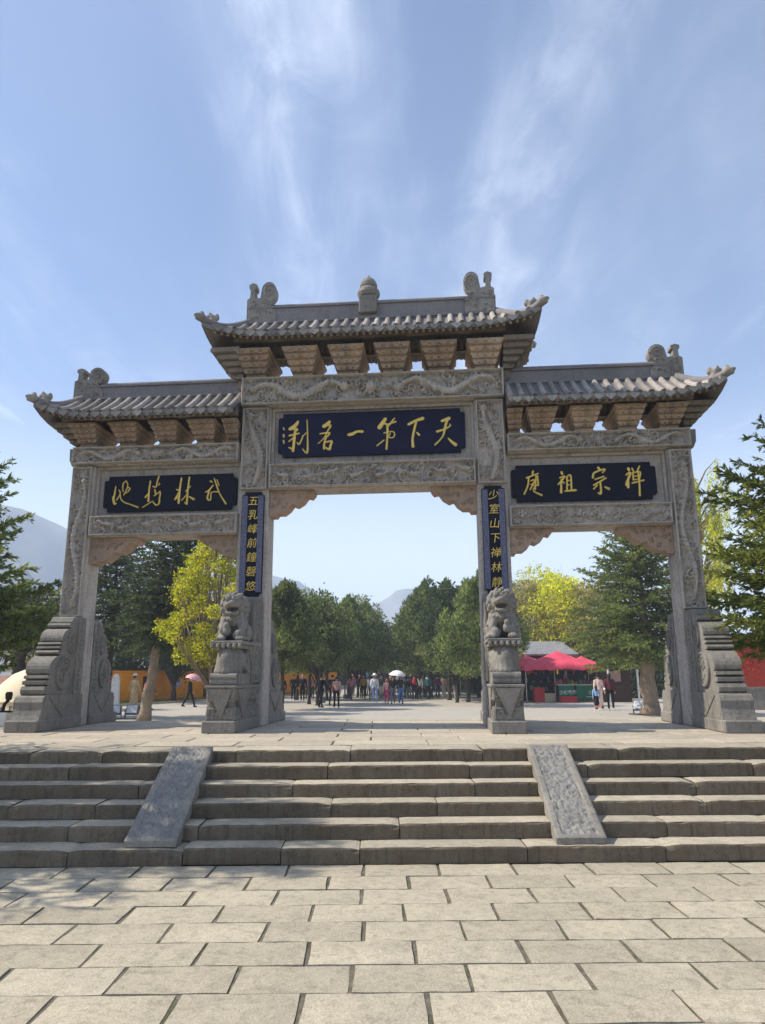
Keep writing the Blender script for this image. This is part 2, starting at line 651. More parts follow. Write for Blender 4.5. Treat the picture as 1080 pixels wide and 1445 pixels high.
mb = MB()
mb.add([(-4000, -1500, -0.06), (4000, -1500, -0.06), (4000, 5000, -0.06), (-4000, 5000, -0.06)], [(0, 1, 2, 3)])
ground = tag(obj('ground', mb.mesh('ground', M['earth'])), kind='structure')

# forecourt: bed of soil with one stone paver after another
mb = MB()
mb.box(-14, 14, -16, YB + 0.05, -0.05, -0.0105)
fore = tag(obj('forecourt', mb.mesh('forecourt', M['joint'])), kind='structure')

PW, PD = 0.640, 0.372


def paver_mesh(seed):
    r = random.Random(seed)
    gx, gy, ch = 0.0135, 0.005, 0.006
    J = lambda: r.uniform(-0.006, 0.006)
    x0, x1, y0, y1 = -PW / 2 + gx, PW / 2 - gx, -PD / 2 + gy, PD / 2 - gy
    nx, ny = 7, 4
    v, f = [], []
    cx = [(J(), J() * 0.4) for _ in range(4)]
    for j in range(ny):
        for i in range(nx):
            u, w = i / (nx - 1), j / (ny - 1)
            dx = (cx[0][0] * (1 - u) + cx[1][0] * u) * (1 - w) + (cx[2][0] * (1 - u) + cx[3][0] * u) * w
            dy = (cx[0][1] * (1 - u) + cx[1][1] * u) * (1 - w) + (cx[2][1] * (1 - u) + cx[3][1] * u) * w
            edge = i in (0, nx - 1) or j in (0, ny - 1)
            e = r.uniform(0.3, 1.0)
            v.append((x0 + (x1 - x0) * u + dx + (r.uniform(-.003, .003) if edge else 0),
                      y0 + (y1 - y0) * w + dy + (r.uniform(-.002, .002) if edge else 0),
                      (-ch * e if edge else r.uniform(-0.0012, 0.0012))))
    for j in range(ny - 1):
        for i in range(nx - 1):
            f.append((j * nx + i, j * nx + i + 1, (j + 1) * nx + i + 1, (j + 1) * nx + i))
    ring = [i for i in range(nx)] + [j * nx + nx - 1 for j in range(1, ny)] + [(ny - 1) * nx + i for i in range(nx - 2, -1, -1)] + [j * nx for j in range(ny - 2, 0, -1)]
    o = len(v)
    for q in ring:
        v.append((v[q][0], v[q][1], -0.05))
    n = len(ring)
    for a in range(n):
        f.append((ring[a], o + a, o + (a + 1) % n, ring[(a + 1) % n]))
    mb = MB().add(v, f)
    me = mb.mesh('paver', M['paver'], fix=False)
    return me


pav = [paver_mesh(s) for s in range(9)]
rp = random.Random(3)
for j in range(16):
    y = YB - 0.01 - PD * (j + 0.5)
    off = (0.0, 0.5)[j % 2] * PW + rp.uniform(-0.05, 0.05) + 0.30
    for i in range(-10, 11):
        x = i * PW + off
        if abs(x) > 5.6 + 0.3 * (j < 8):
            continue
        o = obj('paver', rp.choice(pav), fore, (x, y, rp.uniform(-0.004, 0.003)))
        o.rotation_euler = (rp.uniform(-.004, .004), rp.uniform(-.003, .003), rp.choice((0, math.pi)) + rp.uniform(-.004, .004))

# paving further out, seen only edge-on: the same joints as a material
m = NT('far_paving')
co = m.coord(rnd=False)
br = m.n("ShaderNodeTexBrick")
br.offset = 0.5
br.inputs["Scale"].default_value = 1.0
br.inputs["Brick Width"].default_value = 0.9
br.inputs["Row Height"].default_value = 0.45
br.inputs["Mortar Size"].default_value = 0.008
br.inputs["Mortar Smooth"].default_value = 0.3
br.inputs["Color1"].default_value = (0.44, 0.40, 0.33, 1)
br.inputs["Color2"].default_value = (0.37, 0.345, 0.295, 1)
br.inputs["Mortar"].default_value = (0.25, 0.23, 0.20, 1)
m.l(co, br.inputs["Vector"])
f1 = m.range(m.noise(co, 0.35, 6, 0.6), 0.35, 0.68)
f2 = m.noise(co, 9, 5, 0.7)
c = m.mix(m.range(f1, 0, 1, 0, 0.35), br.outputs["Color"], (0.50, 0.42, 0.35))
c = m.mix(m.range(f2, 0.5, 0.8, 0, 0.4), c, (0.25, 0.235, 0.21))
m.l(c, m.p.inputs["Base Color"])
m.p.inputs["Roughness"].default_value = 0.8
m.bump(f2, 0.3, 0.01)
M['plaza'] = m.m

mb = MB()
mb.box(-45, -5.62, -16, 30, -0.055, -0.012)
mb.box(5.9, 45, -16, 30, -0.055, -0.012)
tag(obj('side_paving', mb.mesh('side_paving', M['plaza'])), kind='structure')
# plaza behind the gate, then an avenue that climbs gently between the trees
v, f = [], []
ys = [YF, 20, 40, 46, 52, 58, 66, 80, 120, 260]
zs = [0, 0, 0, 0, 0, 0.15, 0.7, 1.2, 1.6, 3]
for y, z in zip(ys, zs):
    v += [(-42, y, z), (42, y, z)]
f = [(2 * i, 2 * i + 1, 2 * i + 3, 2 * i + 2) for i in range(len(ys) - 1)]
plaza = tag(obj('plaza', MB().add(v, f).mesh('plaza', M['plaza'])), kind='structure')

# ---- stairs of long stone blocks


def stone_block(L, Dp, Hh, seed, chip=0.012):
    """weathered block: rounded arrises, nibbled edges"""
    r = random.Random(seed)
    nx = max(4, int(L / 0.07))
    prof = [(0, 0.0), (0, 0.30), (0, 0.62), (0, 0.86), (0.004, 0.965), (0.016, 1.0), (0.12, 1.0), (Dp, 1.0)]
    v, f = [], []
    n = len(prof)
    off = Vector((r.uniform(0, 50), r.uniform(0, 50), r.uniform(0, 50)))
    chips = (r.choice((0, 0, 0.008, 0.022)), r.choice((0, 0, 0.008, 0.022)))
    for i in range(nx + 1):
        x = L * i / nx
        e = min(i, nx - i)
        for k, (y, zf) in enumerate(prof):
            z = zf * Hh
            p = Vector((x, y, z))
            nn = mnoise.noise(p * 4 + off) * 0.6 + mnoise.noise(p * 13 + off) * 0.4
            n2 = mnoise.noise(Vector((x * 9, k * 0.6, 0)) + off)
            yy, zz, xx = y, z, x
            if k in (4, 5):
                yy += max(0, n2) * chip * 1.8
                zz -= max(0, n2) * chip * 1.3
            if k <= 4:
                yy += nn * chip * 0.7
            else:
                zz += nn * chip * 0.28
            if e <= 1 and k in (3, 4, 5, 6):
                ck = chips[0 if i <= 1 else 1] * (1.0 if e == 0 else 0.4)
                yy += ck if k < 6 else 0
                zz -= ck * (0.9 if k > 3 else 0.2)
            if e == 0:
                if k <= 4:
                    yy += 0.006
                if k >= 4:
                    zz -= 0.005
            v.append((xx, yy, zz))
    for i in range(nx):
        for k in range(n - 1):
            a = i * n + k
            f.append((a, a + n, a + n + 1, a + 1))
    # ends, back and bottom
    b0 = len(v)
    v += [(0, Dp, 0), (L, Dp, 0)]
    f.append(tuple([b0] + [k for k in range(n - 1, -1, -1)]))
    f.append(tuple([nx * n + k for k in range(n)] + [b0 + 1]))
    f.append((b0, b0 + 1, nx * n + n - 1, *[i * n + n - 1 for i in range(nx - 1, -1, -1)]))
    f.append((b0 + 1, b0, *[i * n for i in range(nx + 1)]))
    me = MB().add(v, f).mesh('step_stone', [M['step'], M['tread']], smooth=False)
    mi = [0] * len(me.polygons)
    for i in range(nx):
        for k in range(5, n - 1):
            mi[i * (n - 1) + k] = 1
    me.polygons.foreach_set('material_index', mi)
    return me


stairs = tag(obj('stairs', None), kind='structure')
mb = MB()
for k in range(5):
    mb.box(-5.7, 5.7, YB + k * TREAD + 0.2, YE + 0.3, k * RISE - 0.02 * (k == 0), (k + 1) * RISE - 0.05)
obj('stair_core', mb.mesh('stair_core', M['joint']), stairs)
rs = random.Random(11)
first = [-5.7, -4.1, -2.63, -1.63, -0.77, -0.08, 1.39, 2.61, 4.0, 5.7]
for k in range(6):
    y = YB + k * TREAD
    if k == 0:
        cuts = first
    else:
        cuts = [-5.7]
        while cuts[-1] < 5.7 - 0.8:
            cuts.append(cuts[-1] + rs.uniform(0.75, 1.9))
        cuts[-1] = 5.7
        if cuts[-1] - cuts[-2] < 0.5:
            cuts.pop(-2)
    for a, b in zip(cuts[:-1], cuts[1:]):
        Dp = TREAD + 0.12 if k < 5 else 0.52
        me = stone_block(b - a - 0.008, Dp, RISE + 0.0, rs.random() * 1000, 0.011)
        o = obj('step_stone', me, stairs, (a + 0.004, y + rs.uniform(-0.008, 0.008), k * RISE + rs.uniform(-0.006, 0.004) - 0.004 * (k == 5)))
        o.rotation_euler = (0, rs.uniform(-.003, .003), rs.uniform(-.003, .003))

# two sloping ramp stones laid over the stairs
slope = math.atan2(ZP - RISE, 5 * TREAD - 0.02)
for xs, yo, lab in ((((-2.20, -1.745), (-2.165, -1.70)), 0.0, 'worn stone ramp slab on the stairs, with a bluish sheen, below the left lion'),
                    (((1.745, 2.195), (1.665, 2.115)), 0.0, 'worn grey stone ramp slab on the stairs, with pitted dark middle, below the right lion')):
    (t0, t1), (b0, b1) = xs
    nx, ny = 24, 84
    v, f = [], []
    for j in range(ny + 1):
        w = j / ny
        y = YE + 0.02 + (YB + 0.06 - YE - 0.02) * w
        z = RISE + (y - YB) / TREAD * RISE + 0.035
        for i in range(nx + 1):
            u = i / nx
            x = (t0 + (b0 - t0) * w) * (1 - u) + (t1 + (b1 - t1) * w) * u
            e = min(u, 1 - u) * 0.45
            d = 0
            if 0.07 < e and 0.03 < w < 0.97:
                q = Vector((x * 26, y * 34, 3.3 * b0))
                d = -0.012 + 0.017 * mnoise.noise(q) + 0.013 * mnoise.noise(q * 2.1)
            if i in (0, nx) or j in (0, ny):
                d -= 0.008
            v.append((x, y, z + d))
    W = nx + 1
    for j in range(ny):
        for i in range(nx):
            f.append((j * W + i, (j + 1) * W + i, (j + 1) * W + i + 1, j * W + i + 1))
    ring = [i for i in range(nx + 1)] + [j * W + nx for j in range(1, ny + 1)] + [ny * W + i for i in range(nx - 1, -1, -1)] + [j * W for j in range(ny - 1, 0, -1)]
    o0 = len(v)
    for q in ring:
        v.append((v[q][0], v[q][1], v[q][2] - 0.12 if v[q][2] > RISE + 0.15 else max(RISE + 0.002, v[q][2] - 0.12)))
    n = len(ring)
    for a in range(n):
        f.append((ring[a], ring[(a + 1) % n], o0 + (a + 1) % n, o0 + a))
    me = MB().add(v, f).mesh('ramp_slab', [M['ramp_edge'], M['ramp']])
    mi = [0] * len(me.polygons)
    for j in range(ny):
        for i in range(nx):
            if 4 <= i < nx - 4 and 2 < j < ny - 2:
                mi[j * nx + i] = 1
    me.polygons.foreach_set('material_index', mi)
    tag(obj('ramp_slab', me), lab, 'ramp')

# ---- platform of the gate
plat = tag(obj('platform', None), kind='structure')
mb = MB()
mb.box(-9.2, 9.2, YE + 0.25, YF - 0.01, 0, ZP - 0.05)
obj('platform_core', mb.mesh('platform_core', M['joint']), plat)
mb = MB()
mb.box(-9.3, -5.71, YE, YE + 0.249, -0.02, ZP - 0.004)
mb.box(5.71, 9.3, YE, YE + 0.249, -0.02, ZP - 0.004)
mb.box(-9.3, -9.201, YE + 0.25, YF, -0.02, ZP - 0.004)
mb.box(9.201, 9.3, YE + 0.25, YF, -0.02, ZP - 0.004)
obj('platform_edging', mb.mesh('platform_edging', M['step']), plat)
slabs = []
for s in range(8):
    r = random.Random(s + 40)
    mb = MB()
    L, Dp = 1.16, 0.572
    g = 0.007
    mb.bevbox(-L / 2 + g + r.uniform(0, .004), L / 2 - g - r.uniform(0, .004), -Dp / 2 + g, Dp / 2 - g, -0.06, 0, 0.007)
    slabs.append(mb.mesh('paving_slab', M['slab']))
y = YE + 0.525
j = 0
while y < YF - 0.1:
    for i in range(-8, 9):
        x = i * 1.16 + (0.58 if j % 2 else 0.12)
        if abs(x) > 8.7:
            continue
        o = obj('paving_slab', rs.choice(slabs), plat, (x, y + 0.286, ZP + rs.uniform(-0.004, 0.003)))
        o.rotation_euler = (rs.uniform(-.002, .002), rs.uniform(-.002, .002), rs.choice((0, math.pi)))
    y += 0.572
    j += 1

# ---- hills
def ridge_profile(az, table):
    xs = [t[0] for t in table]
    ys_ = [t[1] for t in table]
    return float(np.interp(az, xs, ys_))


m = NT('haze_tinted_hill')
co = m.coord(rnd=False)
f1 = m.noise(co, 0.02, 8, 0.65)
c = m.mix(m.range(f1, 0.35, 0.65), (0.16, 0.19, 0.22), (0.25, 0.26, 0.27))  # pale blue-grey paints part of the distance haze into the hills
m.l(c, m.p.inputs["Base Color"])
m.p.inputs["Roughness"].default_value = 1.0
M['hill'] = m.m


def hills(name, R0, R1, table, seed, amp):
    na, nr = 220, 22
    v, f = [], []
    for i in range(na + 1):
        az = math.radians(-62 + 124 * i / na)
        top = ridge_profile(math.degrees(az), table)
        for j in range(nr + 1):
            t = j / nr
            R = R0 + (R1 - R0) * t
            x, y = math.sin(az) * R, math.cos(az) * R
            q = Vector((x / R1 * 9, y / R1 * 9, seed))
            nz = mnoise.multi_fractal(q, 0.9, 2.1, 6) - 0.9
            env = math.sin(min(1, t / 0.72) * math.pi / 2) ** 1.3 if t < 0.72 else 1 - (t - 0.72) * 1.2
            z = R * math.tan(math.radians(top)) * env * (1 + amp * nz) - 2 * (1 - t)
            v.append((x, y, z))
    W = nr + 1
    for i in range(na):
        for j in range(nr):
            f.append((i * W + j, i * W + j + 1, (i + 1) * W + j + 1, (i + 1) * W + j))
    return tag(obj(name, MB().add(v, f).mesh(name, M['hill'], smooth=True)), kind='structure')


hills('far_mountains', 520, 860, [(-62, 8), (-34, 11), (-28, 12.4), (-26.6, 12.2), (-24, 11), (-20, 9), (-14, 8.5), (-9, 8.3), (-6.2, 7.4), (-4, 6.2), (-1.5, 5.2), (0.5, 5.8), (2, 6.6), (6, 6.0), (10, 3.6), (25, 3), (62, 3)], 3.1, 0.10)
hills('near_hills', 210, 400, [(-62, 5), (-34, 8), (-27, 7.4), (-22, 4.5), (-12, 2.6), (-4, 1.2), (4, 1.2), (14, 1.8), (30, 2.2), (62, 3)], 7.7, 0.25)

# ================================================================== STONE GATEWAY
M['ornament'] = stone('ornament_stone', (0.33, 0.29, 0.25), (0.27, 0.245, 0.215), (0.11, 0.095, 0.08), 2.0, 0.6, bump=0.7)
A, W1, B, W2 = 1.80, 0.525, 4.985, 0.408
gate = thing('stone_gateway', 'carved grey-brown stone gateway with three tiled roofs and navy gold-lettered plaques', 'gateway', (0, 0, ZP), GYAW)


def gobj(name, me, parent=None, loc=(0, 0, 0)):
    """a part of the gate; shapes are written in heights above the forecourt"""
    if parent is None:
        return obj(name, me, gate, (loc[0], loc[1], loc[2] - ZP))
    return obj(name, me, parent, loc)


# ---- carved relief: strokes stamped into a height field
class Carve:
    def __init__(self, W, H, res=0.0115):
        self.W, self.H = W, H
        self.nx, self.nz = max(4, int(W / res)), max(4, int(H / res))
        self.h = np.zeros((self.nz + 1, self.nx + 1))
        self.xs = np.linspace(0, W, self.nx + 1)
        self.zs = np.linspace(0, H, self.nz + 1)

    def stamp(self, x, z, r, a):
        i0, i1 = np.searchsorted(self.xs, (x - r, x + r))
        j0, j1 = np.searchsorted(self.zs, (z - r, z + r))
        if i1 <= i0 or j1 <= j0:
            return
        d2 = ((self.xs[None, i0:i1] - x) ** 2 + (self.zs[j0:j1, None] - z) ** 2) / r ** 2
        self.h[j0:j1, i0:i1] = np.maximum(self.h[j0:j1, i0:i1], a * np.clip(1 - d2, 0, 1) ** 0.33)

    def stroke(self, pts, r, a, r1=None):
        r1 = r if r1 is None else r1
        pts = np.array(pts, float)
        for k in range(len(pts) - 1):
            L = np.linalg.norm(pts[k + 1] - pts[k])
            n = max(2, int(L / (0.35 * min(r, r1) + 1e-4)))
            for t in np.linspace(0, 1, n, endpoint=False):
                p = pts[k] * (1 - t) + pts[k + 1] * t
                g = (k + t) / (len(pts) - 1)
                self.stamp(p[0], p[1], r + (r1 - r) * g, a)

    def curl(self, x, z, R, turns, a0, r, amp, sgn=1):
        t = np.linspace(0, 1, 22)
        ang = a0 + sgn * turns * 2 * math.pi * t
        rad = R * (1 - 0.82 * t)
        self.stroke(np.stack([x + rad * np.cos(ang), z + rad * np.sin(ang)], 1), r, amp, r * 0.6)

    def clouds(self, rnd, n, R, r, amp):
        for _ in range(n):
            self.curl(rnd.uniform(0, self.W), rnd.uniform(0, self.H), R * rnd.uniform(0.6, 1.3), rnd.uniform(0.7, 1.3), rnd.uniform(0, 6.28), r * rnd.uniform(0.8, 1.3), amp * rnd.uniform(0.6, 1), rnd.choice((-1, 1)))

    def dragon(self, pts, r, amp, rnd):
        pts = np.array(pts, float)
        # smooth the path
        t = np.linspace(0, len(pts) - 1, 60)
        P = np.stack([np.interp(t, range(len(pts)), pts[:, i]) for i in (0, 1)], 1)
        for _ in range(6):
            P[1:-1] = (P[:-2] + 2 * P[1:-1] + P[2:]) / 4
        n = len(P)
        for i in range(n):
            g = i / (n - 1)
            rr = r * (0.35 + 0.65 * math.sin(math.pi * min(1, 0.12 + g * 0.8)))
            self.stamp(P[i, 0], P[i, 1], rr * (1.0 if i % 2 else 0.93), amp * (1.0 if i % 2 else 0.9))
            if i % 3 == 0 and 0 < i < n - 1:
                d = P[i + 1] - P[i - 1]
                nn = np.array([-d[1], d[0]]) / (np.linalg.norm(d) + 1e-6)
                if nn[1] < 0:
                    nn = -nn
                self.stroke([P[i] + nn * rr * 0.8, P[i] + nn * rr * 1.7], rr * 0.32, amp * 0.7, rr * 0.12)
            if i in (n // 4, n // 2, (3 * n) // 4):
                s = rnd.choice((-1, 1))
                q = P[i] + np.array([s * r * 1.6, -r * 1.9])
                self.stroke([P[i], P[i] + np.array([s * r * 0.5, -r * 1.4]), q], r * 0.4, amp * 0.8, r * 0.22)
                for e in (-0.5, 0, 0.5):
                    self.stroke([q, q + np.array([s * r * 0.8, e * r])], r * 0.16, amp * 0.7)
        h = P[-1]
        self.stamp(h[0], h[1], r * 1.15, amp * 1.15)
        for s in (-1, 1):
            self.curl(h[0] + s * r * 0.7, h[1] + r * 1.1, r * 0.6, 0.8, 0, r * 0.2, amp, s)
            self.stroke([h, h + np.array([s * r * 1.6, r * 0.3])], r * 0.35, amp, r * 0.2)

    def mesh(self, name, amp, mat, frame=0.035, seed=0, ground=0.0):
        H = self.h.copy()
        nrm = np.array([[mnoise.noise(Vector((x * 11, z * 11, seed))) + 0.5 * mnoise.noise(Vector((x * 30, z * 30, seed))) for x in self.xs] for z in self.zs])
        H = H + nrm * amp * 0.13
        e = np.minimum(np.minimum(self.xs, self.W - self.xs)[None, :], np.minimum(self.zs, self.H - self.zs)[:, None])
        H = np.where(e < frame, amp * (0.95 + 0.04 * nrm), H)
        H[0, :] = H[-1, :] = amp * 0.75
        H[:, 0] = H[:, -1] = amp * 0.75
        nx1 = self.nx + 1
        X, Z = np.meshgrid(self.xs - self.W / 2, self.zs)
        v = np.stack([X, -H - ground, Z], -1).reshape(-1, 3)
        jj, ii = np.meshgrid(np.arange(self.nz), np.arange(self.nx), indexing='ij')
        a = (jj * nx1 + ii).ravel()
        f = np.stack([a, a + 1, a + nx1 + 1, a + nx1], 1)
        ring = np.concatenate([np.arange(nx1), np.arange(1, self.nz + 1) * nx1 + self.nx, self.nz * nx1 + np.arange(self.nx - 1, -1, -1), np.arange(self.nz - 1, 0, -1) * nx1])
        o = len(v)
        sk = v[ring].copy()
        sk[:, 1] = 0.01
        n = len(ring)
        k = np.arange(n)
        f2 = np.stack([ring, o + k, o + (k + 1) % n, ring[(k + 1) % n]], 1)
        return np_mesh(name, np.concatenate([v, sk]), np.concatenate([f, f2]), mat, False)


def beam_relief(W, H, amp, seed, style):
    r = random.Random(seed)
    cv = Carve(W, H)
    if style == 'dragon':
        cv.clouds(r, int(W * 30), 0.062, 0.0155, amp * 0.8)
        m_ = W / 2
        for s in (-1, 1):
            pts = [(m_ + s * (W * 0.46 - W * 0.36 * t), H * (0.5 + 0.26 * math.sin(t * 9 + (0.6 if s > 0 else 0.2)))) for t in np.linspace(0, 1, 14)]
            cv.dragon(pts, H * 0.14, amp, r)
        cv.stamp(m_, H * 0.52, H * 0.19, amp * 1.25)
        for k in range(10):
            a = 2 * math.pi * k / 10
            cv.stroke([(m_ + H * .2 * math.cos(a), H * .52 + H * .2 * math.sin(a)), (m_ + H * .36 * math.cos(a + .3), H * .52 + H * .36 * math.sin(a + .3))], 0.018, amp * 0.9, 0.008)
    elif style == 'phoenix':
        cv.clouds(r, int(W * 28), 0.06, 0.0155, amp * 0.8)
        n = max(3, int(W / 0.42))
        for k in range(n):
            x = W * (k + 0.5) / n + r.uniform(-.04, .04)
            z = H * r.uniform(0.4, 0.62)
            s = r.choice((-1, 1))
            cv.stroke([(x - s * .12, z - .02), (x, z), (x + s * .07, z + .05), (x + s * .11, z + .04)], 0.032, amp, 0.018)
            for q in range(4):
                cv.stroke([(x - s * .03, z), (x - s * (.08 + .035 * q), z + .11 - .03 * q)], 0.014, amp * 0.9, 0.008)
                cv.stroke([(x - s * .1, z), (x - s * (.2), z - .09 + .045 * q)], 0.012, amp * 0.8, 0.007)
    elif style == 'flowers':
        n = max(4, int(W / 0.30))
        for k in range(n):
            x = W * (k + 0.5) / n + r.uniform(-.03, .03)
            for zz, R in ((H * r.uniform(.62, .72), .055), (H * r.uniform(.25, .38), .045)):
                xx = x + r.uniform(-.06, .06)
                for q in range(6):
                    a = q * 1.047 + r.random()
                    cv.stamp(xx + R * math.cos(a), zz + R * .8 * math.sin(a), R * 0.55, amp * 0.8)
                cv.stamp(xx, zz, R * 0.5, amp)
            cv.stroke([(x - .15, H * .45), (x - .05, H * .6), (x + .06, H * .42), (x + .15, H * .52)], 0.012, amp * 0.8)
        cv.clouds(r, int(W * 14), 0.05, 0.017, amp * 0.6)
    return cv.mesh('relief', amp, M['relief'], 0.03, seed)


def post_relief(W, H, amp, seed):
    r = random.Random(seed)
    cv = Carve(W, H)
    cv.clouds(r, int(H * 26), 0.06, 0.0155, amp * 0.8)
    pts = [(W * (0.5 + 0.22 * math.sin(t * H * 3.3)), H * (0.06 + 0.84 * t)) for t in np.linspace(0, 1, 16)]
    cv.dragon(pts, W * 0.13, amp, r)
    return cv.mesh('relief', amp, M['relief'], 0.032, seed)


# ---- posts
for s in (-1, 1):
    mb = MB()
    x0, x1 = sorted((s * A, s * (A + W1)))
    mb.bevbox(x0, x1, 0, 0.45, ZP, 6.309, 0.018)
    p = gobj('post', mb.mesh('post', M['gate']))
    gobj('carved_panel', post_relief(W1 - 0.05, 1.50, 0.10, 31 + s), p, (s * (A + W1 / 2), -0.002, 4.78))
    mb = MB()
    x0, x1 = sorted((s * B, s * (B + W2)))
    mb.bevbox(x0, x1, 0, 0.45, ZP, 5.31, 0.018)
    p = gobj('post', mb.mesh('post', M['gate']))
    gobj('carved_panel', post_relief(W2 - 0.05, 2.66, 0.095, 51 + s), p, (s * (B + W2 / 2), -0.002, 2.62))
    mb = MB()
    x0, x1 = sorted((s * (B + W2 + 0.002), s * (B + W2 + 0.13)))
    mb.extrude_xz([(s * (B + W2 + 0.001), 5.28), (s * (B + W2 + 0.07), 5.34), (s * (B + W2 + 0.12), 5.45), (s * (B + W2 + 0.13), 5.66), (s * (B + W2 + 0.001), 5.66)], 0.05, 0.40)
    gobj('beam_end', mb.mesh('beam_end', M['lower']))

# ---- beams
XT = A + W1 + 0.012


def beam(x0, x1, z0, z1, seed, style, amp=0.11, y0=-0.02, y1=0.47):
    mb = MB()
    mb.bevbox(x0, x1, y0, y1, z0, z1, 0.014)
    o = gobj('lintel', mb.mesh('lintel', M['gate']))
    gobj('carved_panel', beam_relief(x1 - x0 - 0.02, z1 - z0 - 0.03, amp, seed, style), o, ((x0 + x1) / 2, y0 - 0.002, z0 + 0.015))
    return o


beam(-XT, XT, 6.311, 6.858, 1, 'dragon', 0.13)
beam(-A + 0.002, A - 0.002, 4.778, 5.235, 2, 'phoenix')
for s in (-1, 1):
    a, b = sorted((s * (A + W1 + 0.014), s * (B + W2)))
    beam(a, b, 5.312, 5.654, 5 + s, 'dragon')
    a, b = sorted((s * (A + W1 + 0.002), s * (B - 0.002)))
    beam(a, b, 4.002, 4.385, 8 + s, 'phoenix' if s < 0 else 'flowers', 0.085)

# ---- niches and plaques


def notched(x0, x1, z0, z1, n, y0, y1):
    P = []
    for (cx, cz, sx, sz) in ((x0, z0, 1, 1), (x1, z0, -1, 1), (x1, z1, -1, -1), (x0, z1, 1, -1)):
        a = [(cx, cz + sz * n), (cx + sx * n * 0.2, cz + sz * n * 1.0), (cx + sx * n, cz + sz * n * 0.8), (cx + sx * n, cz)]
        a = [(cx, cz + sz * n * 1.3), (cx + sx * n * 0.3, cz + sz * n), (cx + sx * n, cz + sz * n), (cx + sx * n * 1.1, cz)]
        P += a if sx * sz > 0 else a[::-1]
    return MB().extrude_xz(P, y0, y1)


class Brush:
    """gold brush strokes traced on the plaque: a ridge of varying width"""

    def __init__(self):
        self.mb = MB()
        self.n = 0

    def stroke(self, pts, base):
        P = [Vector((p[0], 0, p[1])) for p in pts]
        Wd = [p[2] / 2 for p in pts]
        # resample with Catmull-Rom
        Q, R = [], []
        for i in range(len(P) - 1):
            p0, p1, p2, p3 = P[max(i - 1, 0)], P[i], P[i + 1], P[min(i + 2, len(P) - 1)]
            for k in range(5):
                t = k / 5
                Q.append(0.5 * ((2 * p1) + (p2 - p0) * t + (2 * p0 - 5 * p1 + 4 * p2 - p3) * t * t + (3 * p1 - p0 - 3 * p2 + p3) * t ** 3))
                R.append(Wd[i] * (1 - t) + Wd[i + 1] * t)
        Q.append(P[-1])
        R.append(Wd[-1])
        d0, d1 = (Q[1] - Q[0]).normalized(), (Q[-1] - Q[-2]).normalized()
        Q = [Q[0] - d0 * R[0] * 0.7] + Q + [Q[-1] + d1 * R[-1] * 0.7]
        R = [R[0] * 0.35] + R + [R[-1] * 0.35]
        v, f = [], []
        self.n += 1
        top = base - 0.010 - 0.0006 * self.n
        for i, q in enumerate(Q):
            d = (Q[min(i + 1, len(Q) - 1)] - Q[max(i - 1, 0)]).normalized()
            nrm = Vector((-d.z, 0, d.x))
            a, b = q + nrm * R[i], q - nrm * R[i]
            v += [(a.x, base, a.z), (a.x * 0.45 + q.x * 0.55, top, a.z * 0.45 + q.z * 0.55), (b.x * 0.45 + q.x * 0.55, top, b.z * 0.45 + q.z * 0.55), (b.x, base, b.z)]
        for i in range(len(Q) - 1):
            for k in range(3):
                f.append((i * 4 + k, i * 4 + k + 1, i * 4 + k + 5, i * 4 + k + 4))
        f.append((0, 1, 2, 3))
        e = (len(Q) - 1) * 4
        f.append((e + 3, e + 2, e + 1, e))
        self.mb.add(v, f)


def glyph_obj(parent, ox, oy, sc, strokes, ydepth, wmul=1.0):
    """strokes traced in enlarged photograph coordinates (ox, oy, sc) -> metres on the plaque face"""
    b = Brush()
    mpp = 11.6 / F
    for st in strokes:
        pts = []
        last = 12
        for p in st:
            w = p[2] if len(p) > 2 else last
            last = w
            q = gate_at(ox + p[0] / sc, oy + p[1] / sc, ydepth)
            pts.append((q[0], q[2], max(0.02, w / sc * mpp * wmul)))
        b.stroke(pts, ydepth + 0.002)
    return gobj('character', b.mb.mesh('character', M['gold'], smooth=False), parent)


